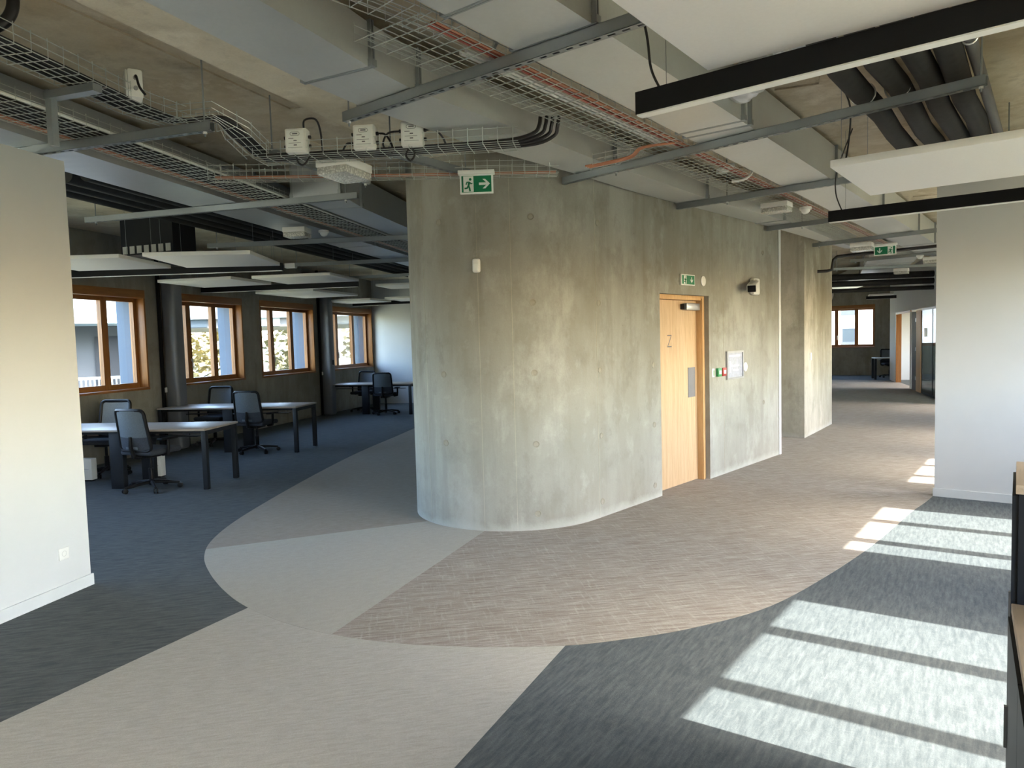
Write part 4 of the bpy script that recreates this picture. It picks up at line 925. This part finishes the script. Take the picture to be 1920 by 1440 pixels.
for label, x, y, ang in (('white floor box beside the fat leg of the nearest desk', -5.62, 9.28, 7), ('white floor box behind the chair at the nearest desk', -4.78, 9.42, 7)):
    b = thing('floor_box', label, 'box', (x, y, 0.0), ang)
    MB().box(-0.09, 0.09, -0.05, 0.05, 0.02, 0.30).build('box_body', m_plast, b, bevel=0.006)
    MB().box(-0.07, 0.07, -0.04, 0.04, 0.0, 0.02).build('foot', m_anth, b)
    MB().box(-0.05, 0.05, -0.053, -0.05, 0.16, 0.168).build('slot', m_plastg, b)
# storage at the right edge: local x towards the windows, local y along them
def cabinet(label, loc, ang, sx, sy, h, group='black cabinets with wooden tops'):
    c = thing('storage_cabinet', label, 'cabinet', loc, ang, group)
    MB().box(0.008, sx - 0.008, 0.008, sy - 0.008, 0.02, h - 0.028).build('carcass', m_anth, c)
    MB().box(0.03, sx - 0.03, 0.03, sy - 0.03, 0.0, 0.02).build('plinth', m_black, c)
    MB().box(0, sx, 0, sy, h - 0.028, h).build('top_board', m_desk2, c, bevel=0.002)
    n = max(1, round(sy/0.45))
    for k_ in range(n):
        y0, y1 = 0.012 + (sy - 0.024)*k_/n, 0.012 + (sy - 0.024)*(k_+1)/n
        dd = MB().box(-0.008, 0.008, y0 + 0.003, y1 - 0.003, 0.03, h - 0.035).build('door', m_anth, c)
        MB().box(-0.016, -0.008, y1 - 0.05, y1 - 0.035, h*0.55, h*0.55 + 0.12).build('handle', m_alu, dd)
    return c
m_desk2 = wood('cabinet_top_oak', (0.50, 0.38, 0.26), (0.60, 0.48, 0.35), 'y', 1.0, 0.45)
def uvof(x, y): return (x*0.7934 - y*0.6088, x*0.6088 + y*0.7934)
cabinet('tall black cabinet with a wooden top at the right edge', (1.455, 2.036, 0), 35.6, 0.9, 0.44, 1.241)
cabinet('low black cabinet with a wooden top at the lower right edge', (1.428 - 1.9*0.540, 2.01 - 1.9*0.8417, 0), 32.7, 0.6, 1.9, 0.90)

# ---- glass office deep in the corridor
GA = Vector((12.884, 24.145)); GD = Vector((-0.3545, -0.9351))
def GP(s, d=0.0, z=0.0): return Vector((GA.x + GD.x*s - GD.y*d, GA.y + GD.y*s + GD.x*d, z))     # d > 0 : into the office
def gbox(mb, s0, s1, d0, d1, z0, z1): return mb.prism([tuple(GP(s0, d0)[:2]), tuple(GP(s1, d0)[:2]), tuple(GP(s1, d1)[:2]), tuple(GP(s0, d1)[:2])], z0, z1)
mb = MB(); gbox(mb, 0, 1.36, 0, 0.15, 0, CZ); gbox(mb, 1.36, 9.0, 0, 0.15, 2.24, CZ); gbox(mb, 0.0, 0.15, 0.15, 3.0, 0, CZ)
tag(mb.build('wall_office', m_white), 'white partition with timber and glass openings deep in the corridor', 'wall', kind='structure')
d2 = thing('door_2', 'bright timber-framed doorway of the glass office', 'door', (0, 0, 0), 0, kind='structure')
gbox(MB(), 1.36, 1.42, -0.006, 0.15, 0, 2.2).build('frame_jamb', m_pine, d2); gbox(MB(), 1.36, 4.1, -0.006, 0.02, 2.18, 2.24).build('frame_head', m_pine, d2)
gbox(MB(), 4.03, 4.30, -0.006, 0.012, 0, 2.2).build('frame_jamb', m_whitegrey, d2)
d3 = thing('door_3', 'dark door standing open with an oak edge beside the glass', 'door', (0, 0, 0), 0, kind='structure')
gbox(MB(), 4.32, 5.05, 0.0, 0.02, 0, 2.18).build('door_leaf', m_dark, d3)
for z in (0.3, 1.1, 1.9): gbox(MB(), 4.90, 5.04, -0.008, 0.0, z, z + 0.10).build('hinge', m_alu, d3)
gbox(MB(), 5.06, 5.75, -0.012, 0.004, 0, 2.2).build('oak_jamb', m_oakd, d3)
wg = thing('window_office', 'glass partition of the office deep in the corridor', 'window', (0, 0, 0), 0, kind='structure')
gbox(MB(), 5.8, 9.0, 0.004, 0.008, 0.06, 2.2).build('pane', m_oglass, wg)
for s0, s1 in ((5.76, 5.82), (7.2, 7.25), (8.95, 9.0)): gbox(MB(), s0, s1, 0.0, 0.015, 0, 2.24).build('mullion', m_anth, wg)
gbox(MB(), 5.76, 9.0, 0.0, 0.015, 0, 0.06).build('bottom_rail', m_anth, wg); gbox(MB(), 5.76, 9.0, -0.004, 0.015, 2.18, 2.24).build('top_rail', m_alu, wg)
mf = thing('meeting_table', 'pale round-edged table behind the office glass', 'table', GP(7.3, 1.6), 20)
MB().lathe([(0.5, 0.72), (0.5, 0.745), (0, 0.745)], n=28).build('table_top', m_desk, mf, smooth=True); MB().lathe([(0.3, 0.0), (0.3, 0.02), (0.03, 0.04), (0.03, 0.72)], n=20).build('pedestal', m_anth, mf, smooth=True)
p_ = GP(6.35, 0.75); put_chair('b', 'pale-backed chair behind the office glass', p_.x, p_.y, 60)
nb = thing('wall_notice', 'white notice sheet fixed to the office glass', 'notice', GP(6.35, -0.001, 1.5), 0); nb.rotation_euler = (0, 0, math.atan2(GD.y, GD.x))
MB().box(-0.15, 0.15, -0.004, 0.0, 0, 0.22).build('sheet', m_signw, nb)
# far desk and chair
fdk = thing('far_desk', 'dark-legged desk in front of the far corridor window', 'desk', (12.50, 24.40, 0), 20)
MB().box(0, 1.4, 0, 0.8, 0.715, 0.74).build('table_top', m_desk, fdk)
for x in (0.0, 1.33):
    for y in (0.02, 0.72): MB().box(x, x + 0.07, y, y + 0.07, 0, 0.715).build('leg', m_anth, fdk)
put_chair('b', 'pale-backed office chair at the far corridor desk', 13.55, 25.40, 190)

# ================================================================== OUTSIDE
gr = MB().box(-90, 110, -60, 130, -4.3, -4.0).build('ground_outside', m_extg); tag(gr, 'pale meadow ground outside the building', 'ground', kind='structure')
# neighbouring building with balcony, seen through the first window
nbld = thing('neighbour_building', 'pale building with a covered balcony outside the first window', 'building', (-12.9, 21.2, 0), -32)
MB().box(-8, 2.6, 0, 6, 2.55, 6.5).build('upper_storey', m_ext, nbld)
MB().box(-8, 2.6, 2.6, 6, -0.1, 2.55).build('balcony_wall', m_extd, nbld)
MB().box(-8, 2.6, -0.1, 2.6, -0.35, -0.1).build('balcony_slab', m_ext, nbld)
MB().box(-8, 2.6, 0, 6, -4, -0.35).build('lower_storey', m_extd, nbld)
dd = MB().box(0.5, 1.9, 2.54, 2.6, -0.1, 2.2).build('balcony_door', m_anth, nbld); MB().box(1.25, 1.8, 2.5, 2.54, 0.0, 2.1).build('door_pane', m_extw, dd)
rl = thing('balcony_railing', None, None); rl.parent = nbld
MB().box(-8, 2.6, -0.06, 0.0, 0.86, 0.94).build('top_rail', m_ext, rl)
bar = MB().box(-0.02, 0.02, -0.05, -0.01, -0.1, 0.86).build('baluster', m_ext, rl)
for i in range(60):
    o = bar if i == 0 else bar.copy()
    if i: C.objects.link(o)
    o.location = (2.55 - i*0.115, 0, 0)
# upper-storey block seen across the other windows
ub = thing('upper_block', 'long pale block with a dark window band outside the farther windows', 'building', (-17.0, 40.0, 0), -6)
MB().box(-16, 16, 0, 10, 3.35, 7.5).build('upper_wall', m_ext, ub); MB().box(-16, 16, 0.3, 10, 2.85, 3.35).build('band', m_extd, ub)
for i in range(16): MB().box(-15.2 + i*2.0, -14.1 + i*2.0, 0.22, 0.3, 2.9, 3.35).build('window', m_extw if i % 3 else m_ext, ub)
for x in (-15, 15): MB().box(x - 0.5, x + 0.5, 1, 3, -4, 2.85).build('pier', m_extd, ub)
hs_ = thing('gabled_house', 'small pale teal gabled house outside the second window', 'house', (-13.6, 33.5, -4), -18)
MB().plate([(-1.6, 0), (1.6, 0), (1.6, 4.0), (0, 4.75), (-1.6, 4.0)], 4.0, 'y').build('house_wall', m_teal, hs_)
MB().add([(-1.8, -0.2, 3.95), (0, -0.2, 4.85), (1.8, -0.2, 3.95), (-1.8, 4.2, 3.95), (0, 4.2, 4.85), (1.8, 4.2, 3.95), (-1.8, -0.2, 4.03), (0, -0.2, 4.93), (1.8, -0.2, 4.03), (-1.8, 4.2, 4.03), (0, 4.2, 4.93), (1.8, 4.2, 4.03)],
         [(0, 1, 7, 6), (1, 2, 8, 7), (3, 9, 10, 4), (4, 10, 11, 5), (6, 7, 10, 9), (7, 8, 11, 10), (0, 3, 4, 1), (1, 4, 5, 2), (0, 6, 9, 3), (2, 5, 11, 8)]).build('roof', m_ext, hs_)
MB().box(-0.25, 0.25, -0.05, 0.0, 3.2, 3.8).build('window', m_extw, hs_)
# trees
def tree(label, x, y, h, r, mat, seed):
    rnd = random.Random(seed); t = thing('tree', label, 'tree', (x, y, -4), 0, 'trees outside the left windows')
    MB().tube([(0, 0, 0), (0.1, 0, h*0.3), (0.0, 0.1, h*0.6)], [0.35, 0.25, 0.12], 8).build('trunk', m_bark, t, smooth=True)
    mb = MB()
    for _ in range(420):
        while True:
            p = Vector((rnd.uniform(-1, 1), rnd.uniform(-1, 1), rnd.uniform(-1, 1)))
            if 0.25 < p.length < 1: break
        p = Vector((p.x*r, p.y*r, h*0.6 + p.z*h*0.42)); s_ = rnd.uniform(0.25, 0.6); a = rnd.uniform(0, 6.28); b2 = rnd.uniform(-0.9, 0.9)
        u = Vector((math.cos(a), math.sin(a), b2)).normalized()*s_; v = Vector((-math.sin(a), math.cos(a), rnd.uniform(-0.6, 0.9))).normalized()*s_
        mb.add([p - u, p - v*0.6, p + u, p + v*0.6], [(0, 1, 2, 3)])
    cr = mb.build('crown', mat, t); cr['kind'] = 'stuff'
tr = [(-37 + 6.6*q_, 58) for q_ in range(8)] + [(-42 + 7.2*q_, 66) for q_ in range(5)]
tw = ['far left', 'left of the gabled house', 'behind the gabled house', 'right of the gabled house', 'in the third window', 'at the edge of the third window', 'in the last window', 'at the edge of the last window', 'far left in the back row', 'left in the back row', 'middle of the back row', 'right in the back row', 'far right in the back row']
for i, (x, y) in enumerate(tr):
    tree(('ochre' if i % 2 == 0 else 'olive') + ' hillside tree outside, ' + tw[i], x, y, 7.4 + (i*37 % 10)*0.16 + (2.0 if i > 7 else 0), 2.6, m_leafa if i % 2 == 0 else m_leafb, i)
# white flats outside the far corridor window
wf = thing('white_flats', 'white apartment house outside the far corridor window', 'building', (29.5, 58, -4), 27)
MB().box(-12, 12, 0, 10, 0, 10.2).build('facade', m_flats, wf); MB().box(-12.4, 12.4, -0.5, 10.4, 10.2, 10.6).build('roof', m_roof, wf)
for i in range(8):
    for j in range(3):
        x = -10.6 + i*2.8; z = 1.0 + j*3.0
        w_ = MB().box(x, x + 1.0, -0.06, 0.0, z, z + 1.9).build('window', m_extw, wf); MB().box(x - 0.1, x + 1.1, -0.25, -0.2, z, z + 0.8).build('balcony_rail', m_extd, w_)
